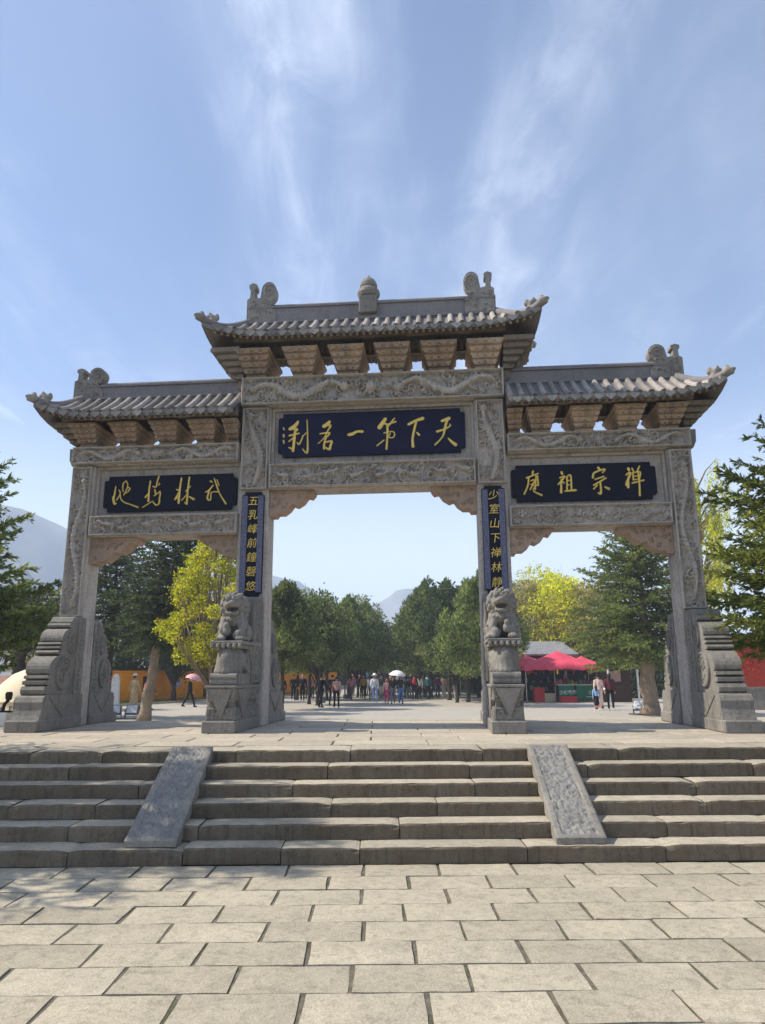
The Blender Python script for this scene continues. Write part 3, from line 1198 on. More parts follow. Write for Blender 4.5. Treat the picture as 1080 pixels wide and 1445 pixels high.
T6 = [(385, 570, 7.714, [
    [[(275, 190, 22), (250, 230, 35), (185, 275, 30)], [(185, 270, 25), (270, 275, 20), (240, 300, 15)], [(245, 290, 22), (235, 380, 25), (220, 515, 25)],
     [(180, 345, 18), (290, 320, 16)], [(235, 360, 15), (175, 410, 13)], [(180, 475, 18), (210, 490, 15)], [(330, 345, 14), (310, 400, 15), (285, 440, 15), (265, 420, 12)],
     [(365, 315, 12), (330, 350, 10)], [(375, 175, 12), (380, 350, 14), (375, 530, 22), (325, 490, 8)]],
    [[(620, 190, 25), (600, 215, 35), (555, 245, 35)], [(560, 240, 15), (630, 235, 20), (600, 290, 15), (560, 370, 12), (495, 430, 8)],
     [(515, 325, 14), (620, 315, 18), (580, 370, 16), (560, 440, 20), (560, 490, 22)], [(570, 420, 12), (640, 405, 22), (630, 450, 22), (615, 495, 24), (570, 470, 12)]],
    [[(825, 335, 28), (870, 325, 30), (920, 300, 22), (980, 300, 26)]],
    [[(118, 262, 16), (124, 282, 14)], [(118, 335, 18), (122, 362, 16)], [(118, 400, 18), (124, 430, 14)]]]),
    (520, 570, 7.448, [
        [[(180, 155, 30), (115, 250, 40)], [(150, 190, 20), (190, 215, 16)], [(275, 150, 14), (215, 225, 18)], [(290, 185, 16), (205, 215, 14)],
         [(165, 305, 14), (250, 290, 12), (275, 310, 12), (265, 350, 12), (215, 350, 12), (230, 310, 10)], [(200, 215, 22), (200, 330, 18), (190, 475, 20)], [(165, 380, 12), (90, 440, 14)]],
        [[(420, 215, 22), (500, 175, 24), (575, 150, 32)], [(505, 180, 18), (480, 280, 22), (465, 370, 20), (470, 450, 26)], [(510, 300, 14), (535, 325, 22)]],
        [[(770, 180, 22), (850, 150, 32)], [(830, 165, 24), (810, 230, 22), (790, 320, 18), (760, 370, 14), (700, 430, 16)], [(720, 290, 22), (800, 265, 16), (860, 230, 14), (855, 210, 8)],
         [(840, 360, 12), (880, 400, 24), (920, 430, 32)]]])]
TL = [(130, 660, 9.818, [
    [[(330, 260, 12), (310, 380, 22), (295, 420, 30), (310, 500, 28), (335, 490, 14)], [(340, 450, 14), (390, 360, 14), (375, 310, 12)],
     [(390, 330, 12), (400, 430, 16), (450, 480, 16), (520, 505, 16), (640, 550, 22)], [(480, 185, 14), (495, 260, 14), (440, 380, 14)], [(430, 330, 12), (430, 230, 14), (470, 185, 14)],
     [(500, 270, 12), (525, 290, 18), (490, 340, 12), (450, 350, 10)]],
    [[(810, 185, 18), (790, 320, 20), (780, 465, 26)], [(740, 410, 24), (785, 350, 12)], [(930, 115, 18), (905, 190, 18), (890, 270, 14)], [(850, 260, 22), (880, 270, 14)],
     [(935, 220, 20), (920, 245, 10)], [(870, 300, 16), (885, 370, 22)], [(860, 390, 14), (945, 340, 14), (935, 420, 20), (930, 490, 20), (890, 520, 18), (850, 480, 16)],
     [(845, 460, 12), (700, 550, 16)], [(945, 325, 14), (920, 350, 12)]]]),
    (235, 655, 10.286, [
        [[(220, 200, 20), (195, 360, 24), (175, 565, 30)], [(150, 370, 20), (195, 380, 16)], [(180, 410, 16), (125, 510, 24)], [(125, 515, 20), (190, 455, 16)],
         [(335, 190, 22), (310, 380, 22), (295, 580, 26)], [(280, 395, 14), (350, 320, 16)], [(300, 440, 12), (220, 525, 16)], [(330, 470, 16), (400, 510, 32)], [(265, 555, 12), (290, 580, 14)]],
        [[(640, 245, 24), (670, 265, 10)], [(680, 305, 16), (610, 385, 22), (570, 405, 18)], [(625, 385, 20), (595, 480, 22), (610, 520, 20), (640, 510, 18), (650, 420, 14), (690, 400, 12), (740, 400, 18), (755, 380, 12)],
         [(695, 205, 12), (730, 310, 20), (775, 430, 16), (865, 575, 22)], [(735, 225, 10), (765, 310, 14)]]])]
TR = [(715, 640, 4.8, [
    [[(180, 120, 12), (175, 140, 10)], [(135, 165, 10), (215, 135, 8)], [(150, 160, 10), (145, 215, 10), (120, 275, 10)], [(165, 185, 8), (190, 180, 8), (160, 245, 8)], [(165, 210, 7), (200, 195, 7)],
     [(210, 150, 8), (215, 215, 10)], [(180, 180, 6), (215, 175, 6)], [(190, 225, 6), (185, 255, 8), (240, 282, 12)], [(175, 215, 8), (215, 215, 8)], [(200, 150, 8), (195, 245, 8)]],
    [[(372, 125, 14), (378, 140, 12)], [(360, 165, 9), (395, 155, 10), (350, 210, 9)], [(372, 175, 9), (370, 265, 14)], [(380, 190, 8), (392, 200, 8)], [(410, 155, 10), (410, 250, 10)],
     [(410, 155, 8), (435, 150, 10), (440, 245, 10)], [(412, 185, 7), (435, 180, 7)], [(412, 215, 7), (437, 210, 7)], [(395, 255, 9), (470, 248, 14)]],
    [[(620, 95, 14), (630, 105, 12)], [(585, 165, 12), (595, 130, 10), (665, 105, 10), (650, 130, 8)], [(600, 175, 9), (660, 155, 9)], [(590, 215, 10), (675, 165, 9)],
     [(635, 190, 10), (640, 240, 11), (638, 272, 13), (620, 265, 7)], [(615, 215, 9), (590, 240, 9)], [(665, 225, 8), (695, 240, 16)]],
    [[(825, 100, 16), (830, 115, 12)], [(810, 145, 10), (840, 130, 12), (815, 200, 14), (820, 215, 18)], [(825, 160, 10), (825, 230, 14)], [(850, 100, 10), (860, 120, 8)], [(900, 85, 9), (885, 120, 9)],
     [(855, 130, 9), (905, 125, 10), (900, 170, 9)], [(855, 130, 9), (860, 180, 9)], [(858, 155, 7), (900, 148, 7)], [(862, 178, 7), (903, 170, 7)], [(850, 200, 9), (930, 180, 10)],
     [(890, 120, 9), (900, 200, 11), (903, 285, 12)]]])]


def plaque(x0, x1, z0, z1, nx0, nx1, nz0, nz1, mat, text, label, face):
    mb = MB()
    mb.box(nx0, nx1, 0.16, 0.30, nz0, nz1)
    n_ = gobj('niche_panel', mb.mesh('niche_panel', M['gate']))
    mb = MB()      # moulded surround
    for (a, b, c_, d) in ((nx0, nx1, nz1 - 0.05, nz1), (nx0, nx1, nz0, nz0 + 0.035), (nx0, nx0 + 0.045, nz0 + 0.036, nz1 - 0.051), (nx1 - 0.045, nx1, nz0 + 0.036, nz1 - 0.051)):
        mb.box(a, b, 0.09, 0.159, c_, d)
    gobj('niche_frame', mb.mesh('niche_frame', M['gate']), n_)
    b_ = gobj('plaque', notched(x0, x1, z0, z1, 0.075, face, face + 0.06).mesh('plaque', mat))
    b_['label'] = label
    for ox, oy, sc, chars in text:
        for st in chars:
            o_ = glyph_obj(b_, ox, oy, sc, st, face - 0.003, 1.35)
            if st[0][0][0] == 118:
                o_.name = 'signature'
                o_['kind'] = 'stuff'
    return b_


plaque(-1.68, 1.64, 5.395, 6.20, -A + 0.004, A - 0.004, 5.238, 6.308, M['navy'], T6, 'navy plaque with six gold brush-written characters', 0.085)
plaque(-4.83, -2.40, 4.475, 5.125, -B + 0.004, -A - W1 - 0.004, 4.388, 5.309, M['black'], TL, 'black plaque with four gold running-script characters', 0.085)
plaque(2.40, 4.81, 4.475, 5.115, A + W1 + 0.004, B - 0.004, 4.388, 5.309, M['black'], TR, 'black plaque with four gold characters ending at the right post', 0.085)


# ---- vertical couplet boards on the inner posts
def text_mesh(body, size, extrude, mat, bold=0.0, shear=0.0):
    cu = bpy.data.curves.new('t', 'FONT')
    cu.body = body
    cu.size = size
    cu.extrude = extrude
    cu.offset = bold
    cu.shear = shear
    cu.align_x = 'CENTER'
    cu.align_y = 'CENTER'
    o = bpy.data.objects.new('t', cu)
    COL.objects.link(o)
    me = bpy.data.meshes.new_from_object(o.evaluated_get(bpy.context.evaluated_depsgraph_get()))
    bpy.data.objects.remove(o)
    bpy.data.curves.remove(cu)
    me.materials.clear()
    me.materials.append(mat)
    # stand the text upright, facing -Y
    me.transform(Matrix.Rotation(math.pi / 2, 4, 'X'))
    return me


for s, txt, lab in ((-1, '五乳峰前鐘磬悠', 'narrow black couplet board with seven gold characters and blue carved border'),
                    (1, '少室山下禅林静', 'narrow black couplet board with seven gold characters beside the right wing')):
    xc = s * (A + W1 / 2) + (0.0 if s < 0 else 0.005)
    z0, z1 = 2.92, 4.735
    b_ = gobj('couplet_board', notched(xc - 0.195, xc + 0.195, z0, z1, 0.045, -0.045, -0.003).mesh('couplet_board', M['black']))
    b_['label'] = lab
    for q in (-1, 1):
        cv = Carve(0.095, z1 - z0 - 0.13, 0.011)
        cv.clouds(random.Random(q + s * 5), 70, 0.03, 0.012, 0.014)
        x = xc + q * 0.139
        gobj('carved_border', cv.mesh('carved_border', 0.014, M['bluecarve'], 0.012, 4), b_, (x, -0.047, z0 + 0.065))
    zt = z1 - 0.17
    for ch in txt:
        me = text_mesh(ch, 0.182, 0.006, M['gold'], -0.0012, 0.16)
        gobj('character', me, b_, (xc, -0.052, zt))
        zt -= 0.247

# ---- carved spandrel brackets under the lintels


def spandrel(xp, s, ztop, L, H, name='spandrel'):
    """xp: post face, s: direction away from the post"""
    pts = [(0, 0), (L, 0), (L, -0.05), (L * 0.93, -0.12 * H / 0.45), (L * 0.83, -0.10 * H / 0.45), (L * 0.74, -0.2 * H / 0.45), (L * 0.6, -0.27 * H / 0.45),
           (L * 0.5, -0.24 * H / 0.45), (L * 0.42, -0.33 * H / 0.45), (L * 0.30, -0.40 * H / 0.45), (L * 0.16, -0.40 * H / 0.45), (L * 0.12, -H), (0, -H)]
    pr = [(xp + s * a, ztop + b) for a, b in pts]
    mb = MB().extrude_xz(pr, 0.06, 0.38)
    o = gobj(name, mb.mesh(name, M['brown']))
    mb2 = MB()
    r = random.Random(xp)
    for k in range(26):
        a, b = r.uniform(0.05, 0.9) * L, -r.uniform(0.05, 0.9) * H
        lim = np.interp(a, [p[0] for p in pts[2:][::-1]], [p[1] for p in pts[2:][::-1]])
        if b < lim + 0.05:
            continue
        t = np.linspace(0, 5.5, 9)
        R = r.uniform(0.02, 0.045)
        mb2.tube([(xp + s * (a + R * (1 - q / 8) * math.cos(q)), 0.056, ztop + b + R * (1 - q / 8) * math.sin(q)) for q in t], 0.011, 5)
    tag(gobj('carved_scroll', mb2.mesh('carved_scroll', M['brown'], smooth=True), o), kind='stuff')


spandrel(-A + 0.002, 1, 4.776, 0.78, 0.45)
spandrel(A - 0.002, -1, 4.776, 0.78, 0.45)
spandrel(-B + 0.002, 1, 4.0, 0.86, 0.46)
spandrel(-A - W1 - 0.002, -1, 4.0, 0.72, 0.42)
spandrel(A + W1 + 0.002, 1, 4.0, 0.72, 0.42)
spandrel(B - 0.002, -1, 4.0, 0.86, 0.46)

# ---- bracket sets


def bracket_mesh(w0, w1, hgt, reach, halfl=False, halfr=False):
    mb = MB()
    n = 5
    yc = 0.225
    for k in range(n):
        t0, t1 = k / n, (k + 1) / n
        z0, z1 = hgt * t0, hgt * t1
        w = w0 + (w1 - w0) * (k / (n - 1))
        d = 0.20 + (reach - 0.0) * (k / (n - 1))
        xl, xr = (-w / 2, w / 2)
        mb.box(xl, xr, yc - d, yc + d, z0 + hgt / n * 0.42, z1 - 0.001 * k)
        m_ = 4
        for q in range(m_):
            x = xl + (xr - xl) * (q + 0.5) / m_
            bw = (xr - xl) / m_ * 0.36
            mb.frustum((x - bw * .7, x + bw * .7, yc - d + .012, yc + d - .012), z0 + 0.001 * (k + 1), (x - bw, x + bw, yc - d - 0.004, yc + d + 0.004), z0 + hgt / n * 0.43)
        mb.box(xl * 0.9, xr * 0.9, yc - d + 0.03, yc + d - 0.03, z0 + 0.0005, z1 - 0.03)
        if k in (1, 3):   # beak arm
            mb.extrude_yz([(yc - d, z0 + hgt / n * .45), (yc - d - .10, z0 + hgt / n * .35), (yc - d - .13, z0 + hgt / n * .05), (yc - d - .05, z0 + hgt / n * .15), (yc - d, z0 + 0.01)], -0.028, 0.028)
    mb.box(-w0 / 2 - .015, w0 / 2 + .015, 0.0, 0.45, -0.001, 0.025)
    return mb.mesh('bracket_set', M['bracket'])


bc = bracket_mesh(0.36, 0.64, 0.47, 0.34)
for px in (361, 427, 491, 555, 620, 685):
    x = gate_at(px, 528, 0)[0]
    gobj('bracket_set', bc, None, (x, 0, 6.862))
bw_ = bracket_mesh(0.31, 0.53, 0.38, 0.31)
bh_ = bracket_mesh(0.20, 0.27, 0.37, 0.32)
for px in (124, 180, 236, 289):
    x = gate_at(px, 629, 0)[0]
    gobj('bracket_set', bw_, None, (x, 0, 5.658))
for px in (764, 825, 887, 946):
    x = gate_at(px, 608, 0)[0]
    gobj('bracket_set', bw_, None, (x, 0, 5.658))
for s in (-1, 1):
    gobj('bracket_set', bh_, None, (s * (A + W1 + 0.155), 0, 5.658))

# ---- roofs


def roof(name, label, x0, x1, hipL, hipR, xcL, xcR, zr, ze, lift, seed, half=0.76, pitch=0.19, tb=0.87, rh=0.17):
    yc = 0.225
    root = gobj(name, None)
    root['label'] = label
    drop = zr - ze

    def c_(x):
        v = 0.0
        if hipL:
            v = max(v, (x0 + 0.55 - x) / (x0 + 0.55 - xcL))
        if hipR:
            v = max(v, (x - (x1 - 0.55)) / (xcR - (x1 - 0.55)))
        return max(0.0, min(1.0, v)) ** 2

    def S(x, t, sg, dz=0.0):
        c = c_(x)
        return (x, yc - sg * t * (half + 0.05 * c), zr - drop * (1.22 * t - 0.22 * t * t) + lift * c * t * t + dz)

    def t0(x):
        if hipL and x < x0:
            return (x0 - x) / (x0 - xcL)
        if hipR and x > x1:
            return (x - x1) / (xcR - x1)
        return 0.0
    xa, xb = (xcL if hipL else x0), (xcR if hipR else x1)
    # deck
    mb = MB()
    nx, nt, th = 44, 7, 0.075
    for sg in (1, -1):
        top, bot = [], []
        te = 1.0 if sg > 0 else tb
        for i in range(nx + 1):
            x = xa + (xb - xa) * i / nx
            s0 = min(t0(x), te - 0.02)
            for j in range(nt + 1):
                t = s0 + (te - s0) * j / nt
                top.append(S(x, t, sg))
                bot.append(S(x, t, sg, -th))
        n = len(top)
        f = []
        Wn = nt + 1
        for i in range(nx):
            for j in range(nt):
                a = i * Wn + j
                f.append((a, a + 1, a + Wn + 1, a + Wn))
                f.append((n + a, n + a + Wn, n + a + Wn + 1, n + a + 1))
            a = i * Wn + nt
            f.append((a, n + a, n + a + Wn, a + Wn))
        mb.add(top + bot, f)
    for hip, xr_, xc_, sg2 in ((hipL, x0, xcL, -1), (hipR, x1, xcR, 1)):
        if not hip:
            # plain gable end
            continue
        n1 = 8
        v, f = [], []
        for dz in (0, -th):
            for j in range(n1 + 1):
                u = j / n1
                x = xr_ + (xc_ - xr_) * u
                for i in range(n1 + 1):
                    q = -1 + 2 * i / n1
                    a = S(x, u, 1)
                    zz = zr - drop * (1.22 * u - 0.22 * u * u) + lift * c_(x) * u * u * abs(q) ** 2.2
                    v.append((x - sg2 * 0.10 * u * (1 - abs(q)), yc - q * (yc - a[1]), zz + dz))
        W_ = n1 + 1
        n = W_ * W_
        for j in range(n1):
            for i in range(n1):
                a = j * W_ + i
                f += [(a, a + 1, a + W_ + 1, a + W_), (n + a, n + a + W_, n + a + W_ + 1, n + a + 1)]
        for i in range(n1):
            a = n1 * W_ + i
            f.append((a, a + 1, n + a + 1, n + a))
        mb.add(v, f)
    obj('roof_deck', mb.mesh('roof_deck', M['ridge']), root)

    # rolls of tiles, each with its round end and drip
    def tile_row(x, sg, s0):
        r = 0.050
        mb = MB()
        n = 7
        te = 1.015 if sg > 0 else tb + 0.015
        pts = [Vector(S(x, s0 + (te - s0) * j / n, sg)) for j in range(n + 1)]
        v, f = [], []
        m_ = 6
        for i, p in enumerate(pts):
            d = (pts[min(i + 1, n)] - pts[max(i - 1, 0)]).normalized()
            up = Vector((1, 0, 0)).cross(d)
            if up.z < 0:
                up = -up
            rr = r * (1.0 + 0.05 * (i % 2))
            for k in range(m_ + 1):
                a = math.pi * k / m_
                v.append(p + Vector((math.cos(a) * rr, 0, 0)) + up * (math.sin(a) * rr * 1.15 + 0.004))
        for i in range(n):
            for k in range(m_):
                a = i * (m_ + 1) + k
                f.append((a, a + 1, a + m_ + 2, a + m_ + 1))
        mb.add(v, f)
        e = pts[-1]
        yy = e.y - sg * 0.004
        cap = []
        for k in range(12):
            a = 2 * math.pi * k / 12
            cap.append((e.x + math.cos(a) * r * 1.12, yy, e.z + 0.012 + math.sin(a) * r * 1.12))
        cap2 = [(p[0], p[1] + sg * 0.03, p[2]) for p in cap]
        cap3 = [(e.x + (p[0] - e.x) * 0.7, p[1] + sg * 0.010, e.z + 0.012 + (p[2] - e.z - 0.012) * 0.7) for p in cap]
        mb.add(cap + cap2 + cap3, [tuple(range(24, 36))] + [(k, (k + 1) % 12, 12 + (k + 1) % 12, 12 + k) for k in range(12)] + [(k, (k + 1) % 12, 24 + (k + 1) % 12, 24 + k) for k in range(12)])
        # drip tile in the valley beside it
        xd = x + pitch / 2
        if xa < xd < xb:
            q = Vector(S(xd, te - 0.015, sg))
            w = pitch / 2 - 0.012
            P = [(xd - w, q.z + 0.012), (xd + w, q.z + 0.012), (xd + w, q.z - 0.03), (xd + w * 0.45, q.z - 0.062), (xd, q.z - 0.092), (xd - w * 0.45, q.z - 0.062), (xd - w, q.z - 0.03)]
            mb.extrude_xz(P, q.y - sg * 0.012, q.y - sg * 0.030)
        return mb.mesh('tile_row', M['roof'], smooth=False)
    n = int((xb - xa) / pitch)
    for sg in (1, -1):
        for i in range(n + 1):
            x = xa + (xb - xa - n * pitch) / 2 + i * pitch
            s0 = t0(x)
            if s0 > (0.9 if sg > 0 else tb - 0.1):
                continue
            obj('tile_row', tile_row(x, sg, s0 + 0.02), root)
    # side rolls on the hip ends
    for hip, xr_, xc_, sg2 in ((hipL, x0, xcL, -1), (hipR, x1, xcR, 1)):
        if not hip:
            continue
        for i in range(-3, 4):
            q = i / 4.0
            mb = MB()
            pts = []
            for j in range(6):
                u = abs(q) + (1.02 - abs(q)) * j / 5
                x = xr_ + (xc_ - xr_) * u
                a = S(x, u, 1)
                qq = q / max(u, 0.01) if u > 0 else 0
                qq = max(-1, min(1, q / u if u > 0.01 else 0))
                zz = zr - drop * (1.22 * u - 0.22 * u * u) + lift * c_(x) * u * u * abs(qq) ** 2.2
                pts.append((x - sg2 * 0.10 * u * (1 - abs(qq)), yc - q * (half + .03), zz + 0.02))
            mb.tube(pts, 0.05, 8)
            obj('tile_row', mb.mesh('tile_row', M['roof']), root)
    # hip ridges
    for hip, xr_, xc_, sg2 in ((hipL, x0, xcL, -1), (hipR, x1, xcR, 1)):
        if not hip:
            continue
        for sg in (1, -1):
            mb = MB()
            pts, rad = [], []
            for j in range(10):
                u = j / 9
                x = xr_ + (xc_ - xr_) * u
                p = S(x, u, sg, 0.035 + 0.03 * u ** 3)
                pts.append(p)
                rad.append(0.072 + 0.012 * (1 - u))
            d = Vector(pts[-1]) - Vector(pts[-2])
            pts.append(tuple(Vector(pts[-1]) + d * 0.15 + Vector((0, 0, 0.01))))
            rad.append(0.066)
            mb.tube(pts, rad, 9)
            obj('hip_ridge', mb.mesh('hip_ridge', M['ridge'], smooth=True), root)
            # little beasts on the hip: one upright near the end, one jutting head
            b = Vector(pts[7])
            e = Vector(pts[-1])
            pr = [('c', (0, 0, 0), (0, 0, 0.09), 0.075, 0.06, 0), ('e', (sg2 * 0.04, 0, 0.125), (0.065, 0.055, 0.055), 0), ('e', (sg2 * 0.105, 0, 0.125), (0.035, 0.04, 0.03), 0),
                  ('e', (-sg2 * 0.075, 0, 0.10), (0.045, 0.04, 0.055), 0), ('e', (-sg2 * 0.07, 0, 0.155), (0.028, 0.028, 0.028), 0), ('e', (sg2 * 0.05, 0.03, 0.18), (0.022, 0.02, 0.025), 0), ('e', (sg2 * 0.05, -0.03, 0.18), (0.022, 0.02, 0.025), 0)]
            obj('roof_beast', solid_mesh('roof_beast', pr, M['ornament'], 0.016, 0.03), root, (b.x, b.y, b.z + 0.03))
            pr = [('e', (0, 0, 0), (0.085, 0.08, 0.08), 0), ('e', (sg2 * 0.06, -sg * 0.05, 0.02), (0.055, 0.05, 0.035), 0), ('e', (sg2 * 0.05, -sg * 0.04, -0.04), (0.045, 0.04, 0.028), 0), ('e', (-sg2 * 0.01, 0, 0.085), (0.04, 0.035, 0.03), 0)]
            obj('dragon_head', solid_mesh('dragon_head', pr, M['ornament'], 0.016, 0.025), root, (e.x, e.y, e.z))
    # eave beams, rafters
    mb = MB()
    xl = x0 - 0.12 if hipL else x0 + 0.002
    xr2 = x1 + 0.12 if hipR else x1 - 0.002
    for sg in (1, -1):
        y = yc - sg * (half - 0.28)
        zz = ze + 0.03 + (0.08 if sg < 0 else 0)
        mb.box(xl, xr2, y - 0.05, y + 0.05, zz - 0.06, zz + 0.10)
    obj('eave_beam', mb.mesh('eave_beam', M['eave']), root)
    mb = MB()
    nn = int((xb - xa - 0.2) / 0.115)
    for sg in (1, -1):
        for i in range(nn + 1):
            x = xa + 0.12 + i * 0.115
            s0 = max(0.35, t0(x) + 0.05)
            if s0 > 0.85:
                continue
            a, b = S(x, s0, sg, -th - 0.03), S(x, 0.95 if sg > 0 else tb - 0.04, sg, -th - 0.03)
            mb.tube([a, b], 0.030, 5)
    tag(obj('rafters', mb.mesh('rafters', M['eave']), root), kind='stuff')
    # main ridge
    mb = MB()
    ra, rb = (x0 if hipL else x0 + 0.002), (x1 if hipR else x1 - 0.002)
    mb.box(ra, rb, yc - 0.075, yc + 0.075, zr - 0.06, zr + rh)
    mb.box(ra, rb, yc - 0.105, yc + 0.105, zr + rh + 0.001, zr + rh + 0.035)
    mb.tube([(ra, yc, zr + rh + 0.045), (rb, yc, zr + rh + 0.045)], 0.062, 10)
    mb.box(ra, rb, yc - 0.10, yc + 0.10, zr - 0.03, zr + 0.02)
    obj('main_ridge', mb.mesh('main_ridge', M['ridge']), root)
    return root


def ridge_dragon(root, xo, s, zb, W, H):
    """curled dragon-fish at the ridge end; xo outer x, s = direction to the roof middle"""
    pts = [(0, 0), (W, 0), (W * 1.02, 0.22 * H), (W * 0.90, 0.36 * H), (W * 0.82, 0.47 * H)]
    for k in range(11):
        a = -1.0 + k * 0.36
        pts.append((W * 0.76 + W * 0.27 * math.cos(a), 0.76 * H + H * 0.24 * math.sin(a)))
    pts += [(W * 0.46, 0.60 * H), (W * 0.28, 0.63 * H), (W * 0.26, 0.82 * H), (W * 0.33, 0.86 * H), (W * 0.33, 0.95 * H), (W * 0.20, 0.99 * H), (W * 0.06, 0.95 * H), (W * 0.06, 0.86 * H), (W * 0.12, 0.82 * H), (W * 0.10, 0.62 * H), (0, 0.58 * H)]
    mb = MB().extrude_xz([(xo + s * a, zb + b) for a, b in pts], 0.13, 0.32)
    r = random.Random(int(xo * 100))
    for k in range(22):
        a, b = r.uniform(0.1, 0.9) * W, r.uniform(0.05, 0.55) * H
        t = np.linspace(0, 5, 8)
        R = r.uniform(0.025, 0.05)
        mb.tube([(xo + s * (a + R * (1 - q / 7) * math.cos(q)), 0.128, zb + b + R * (1 - q / 7) * math.sin(q)) for q in t], 0.013, 5)
    t = np.linspace(0, 9, 22)
    mb.tube([(xo + s * (W * .76 + W * .22 * (1 - q / 11) * math.cos(q)), 0.126, zb + .76 * H + H * .19 * (1 - q / 11) * math.sin(q)) for q in t], 0.016, 5)
    return obj('ridge_dragon', mb.mesh('ridge_dragon', M['ornament']), root)


R0 = roof('upper_roof', 'tall middle roof of the gateway with grey tube tiles and gourd finial', -2.33, 2.27, True, True, -2.96, 2.98, 8.06, 7.50, 0.24, 1, rh=0.27)
ridge_dragon(R0, -2.36, 1, 8.04, 0.54, 0.84)
ridge_dragon(R0, 2.25, -1, 8.04, 0.54, 0.84)
mb = MB()
xf = -0.07
mb.bevbox(xf - 0.165, xf + 0.165, 0.06, 0.39, 8.13, 8.48, 0.012)
for q in (-1, 1):
    pass
mb.lathe([(0.15, 8.48), (0.19, 8.50), (0.215, 8.56), (0.205, 8.62), (0.165, 8.665), (0.150, 8.68), (0.165, 8.71), (0.160, 8.77), (0.125, 8.84), (0.065, 8.885), (0.03, 8.93), (0.008, 8.96)], (xf, 0.225, 0), 20)
obj('gourd_finial', mb.mesh('gourd_finial', M['ornament']), R0)
RL = roof('wing_roof', 'lower tiled roof over the left bay of the gateway', -5.42, -A - W1 - 0.015, True, False, -5.92, 0, 6.67, 6.11, 0.22, 2, tb=0.80, rh=0.21)
ridge_dragon(RL, -5.60, 1, 6.65, 0.56, 0.63)
RR = roof('wing_roof', 'lower tiled roof over the right bay of the gateway', A + W1 + 0.015, 5.30, False, True, 0, 5.88, 6.67, 6.11, 0.22, 3, tb=0.80, rh=0.21)
ridge_dragon(RR, 5.46, -1, 6.65, 0.56, 0.63)

# ---- stepped corner brackets carrying the upper roof past the inner posts, small crouching beasts below them
for s in (-1, 1):
    mb = MB()
    for k in range(6):
        z0 = 6.80 + 0.095 * k - (0.10 if k == 0 else 0)
        z1 = 6.80 + 0.095 * (k + 1) - 0.012
        e = 0.10 + 0.085 * k
        a, b = sorted((s * (A + W1 + 0.014), s * (A + W1 + e)))
        mb.box(a, b, 0.10 - 0.085 * k, 0.35 + 0.085 * k, z0, z1)
        for q in range(3):
            yq = 0.225 + (q - 1) * (0.10 + 0.075 * k)
            a, b = sorted((s * (A + W1 + e - 0.05), s * (A + W1 + e + 0.03)))
            mb.box(a, b, yq - 0.035, yq + 0.035, z0 + 0.03, z1 - 0.006)
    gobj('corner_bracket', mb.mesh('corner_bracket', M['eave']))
    pr = [('e', (0, 0, 0.08), (0.10, 0.09, 0.10), 0), ('e', (s * 0.06, -0.03, 0.18), (0.075, 0.075, 0.07), 0), ('c', (s * .06, -.03, .17), (s * .15, -.06, .15), 0.045, 0.03, 0), ('c', (-s * .07, 0, .05), (-s * .10, .02, .2), 0.035, 0.02, 0)]
    gobj('ridge_beast', solid_mesh('ridge_beast', pr, M['lower'], 0.018, 0.03), None, (s * (A + W1 + 0.24), 0.22, 6.92 + 0.06))
    # same stepping under the outer corner of each wing roof
    mb = MB()
    for k in range(5):
        z0 = 5.66 + 0.085 * k + 0.002
        z1 = 5.66 + 0.085 * (k + 1) - 0.008
        e = 0.02 + 0.085 * k
        a, b = sorted((s * (B + W2 - 0.06), s * (B + W2 + e)))
        mb.box(a, b, 0.14 - 0.09 * k, 0.31 + 0.09 * k, z0, z1)
        for q in range(3):
            yq = 0.225 + (q - 1) * (0.09 + 0.08 * k)
            a, b = sorted((s * (B + W2 + e - 0.05), s * (B + W2 + e + 0.03)))
            mb.box(a, b, yq - 0.035, yq + 0.035, z0 + 0.02, z1 - 0.004)
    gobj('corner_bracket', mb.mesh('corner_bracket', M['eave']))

# ================================================================== LIONS AND BUTTRESS STONES


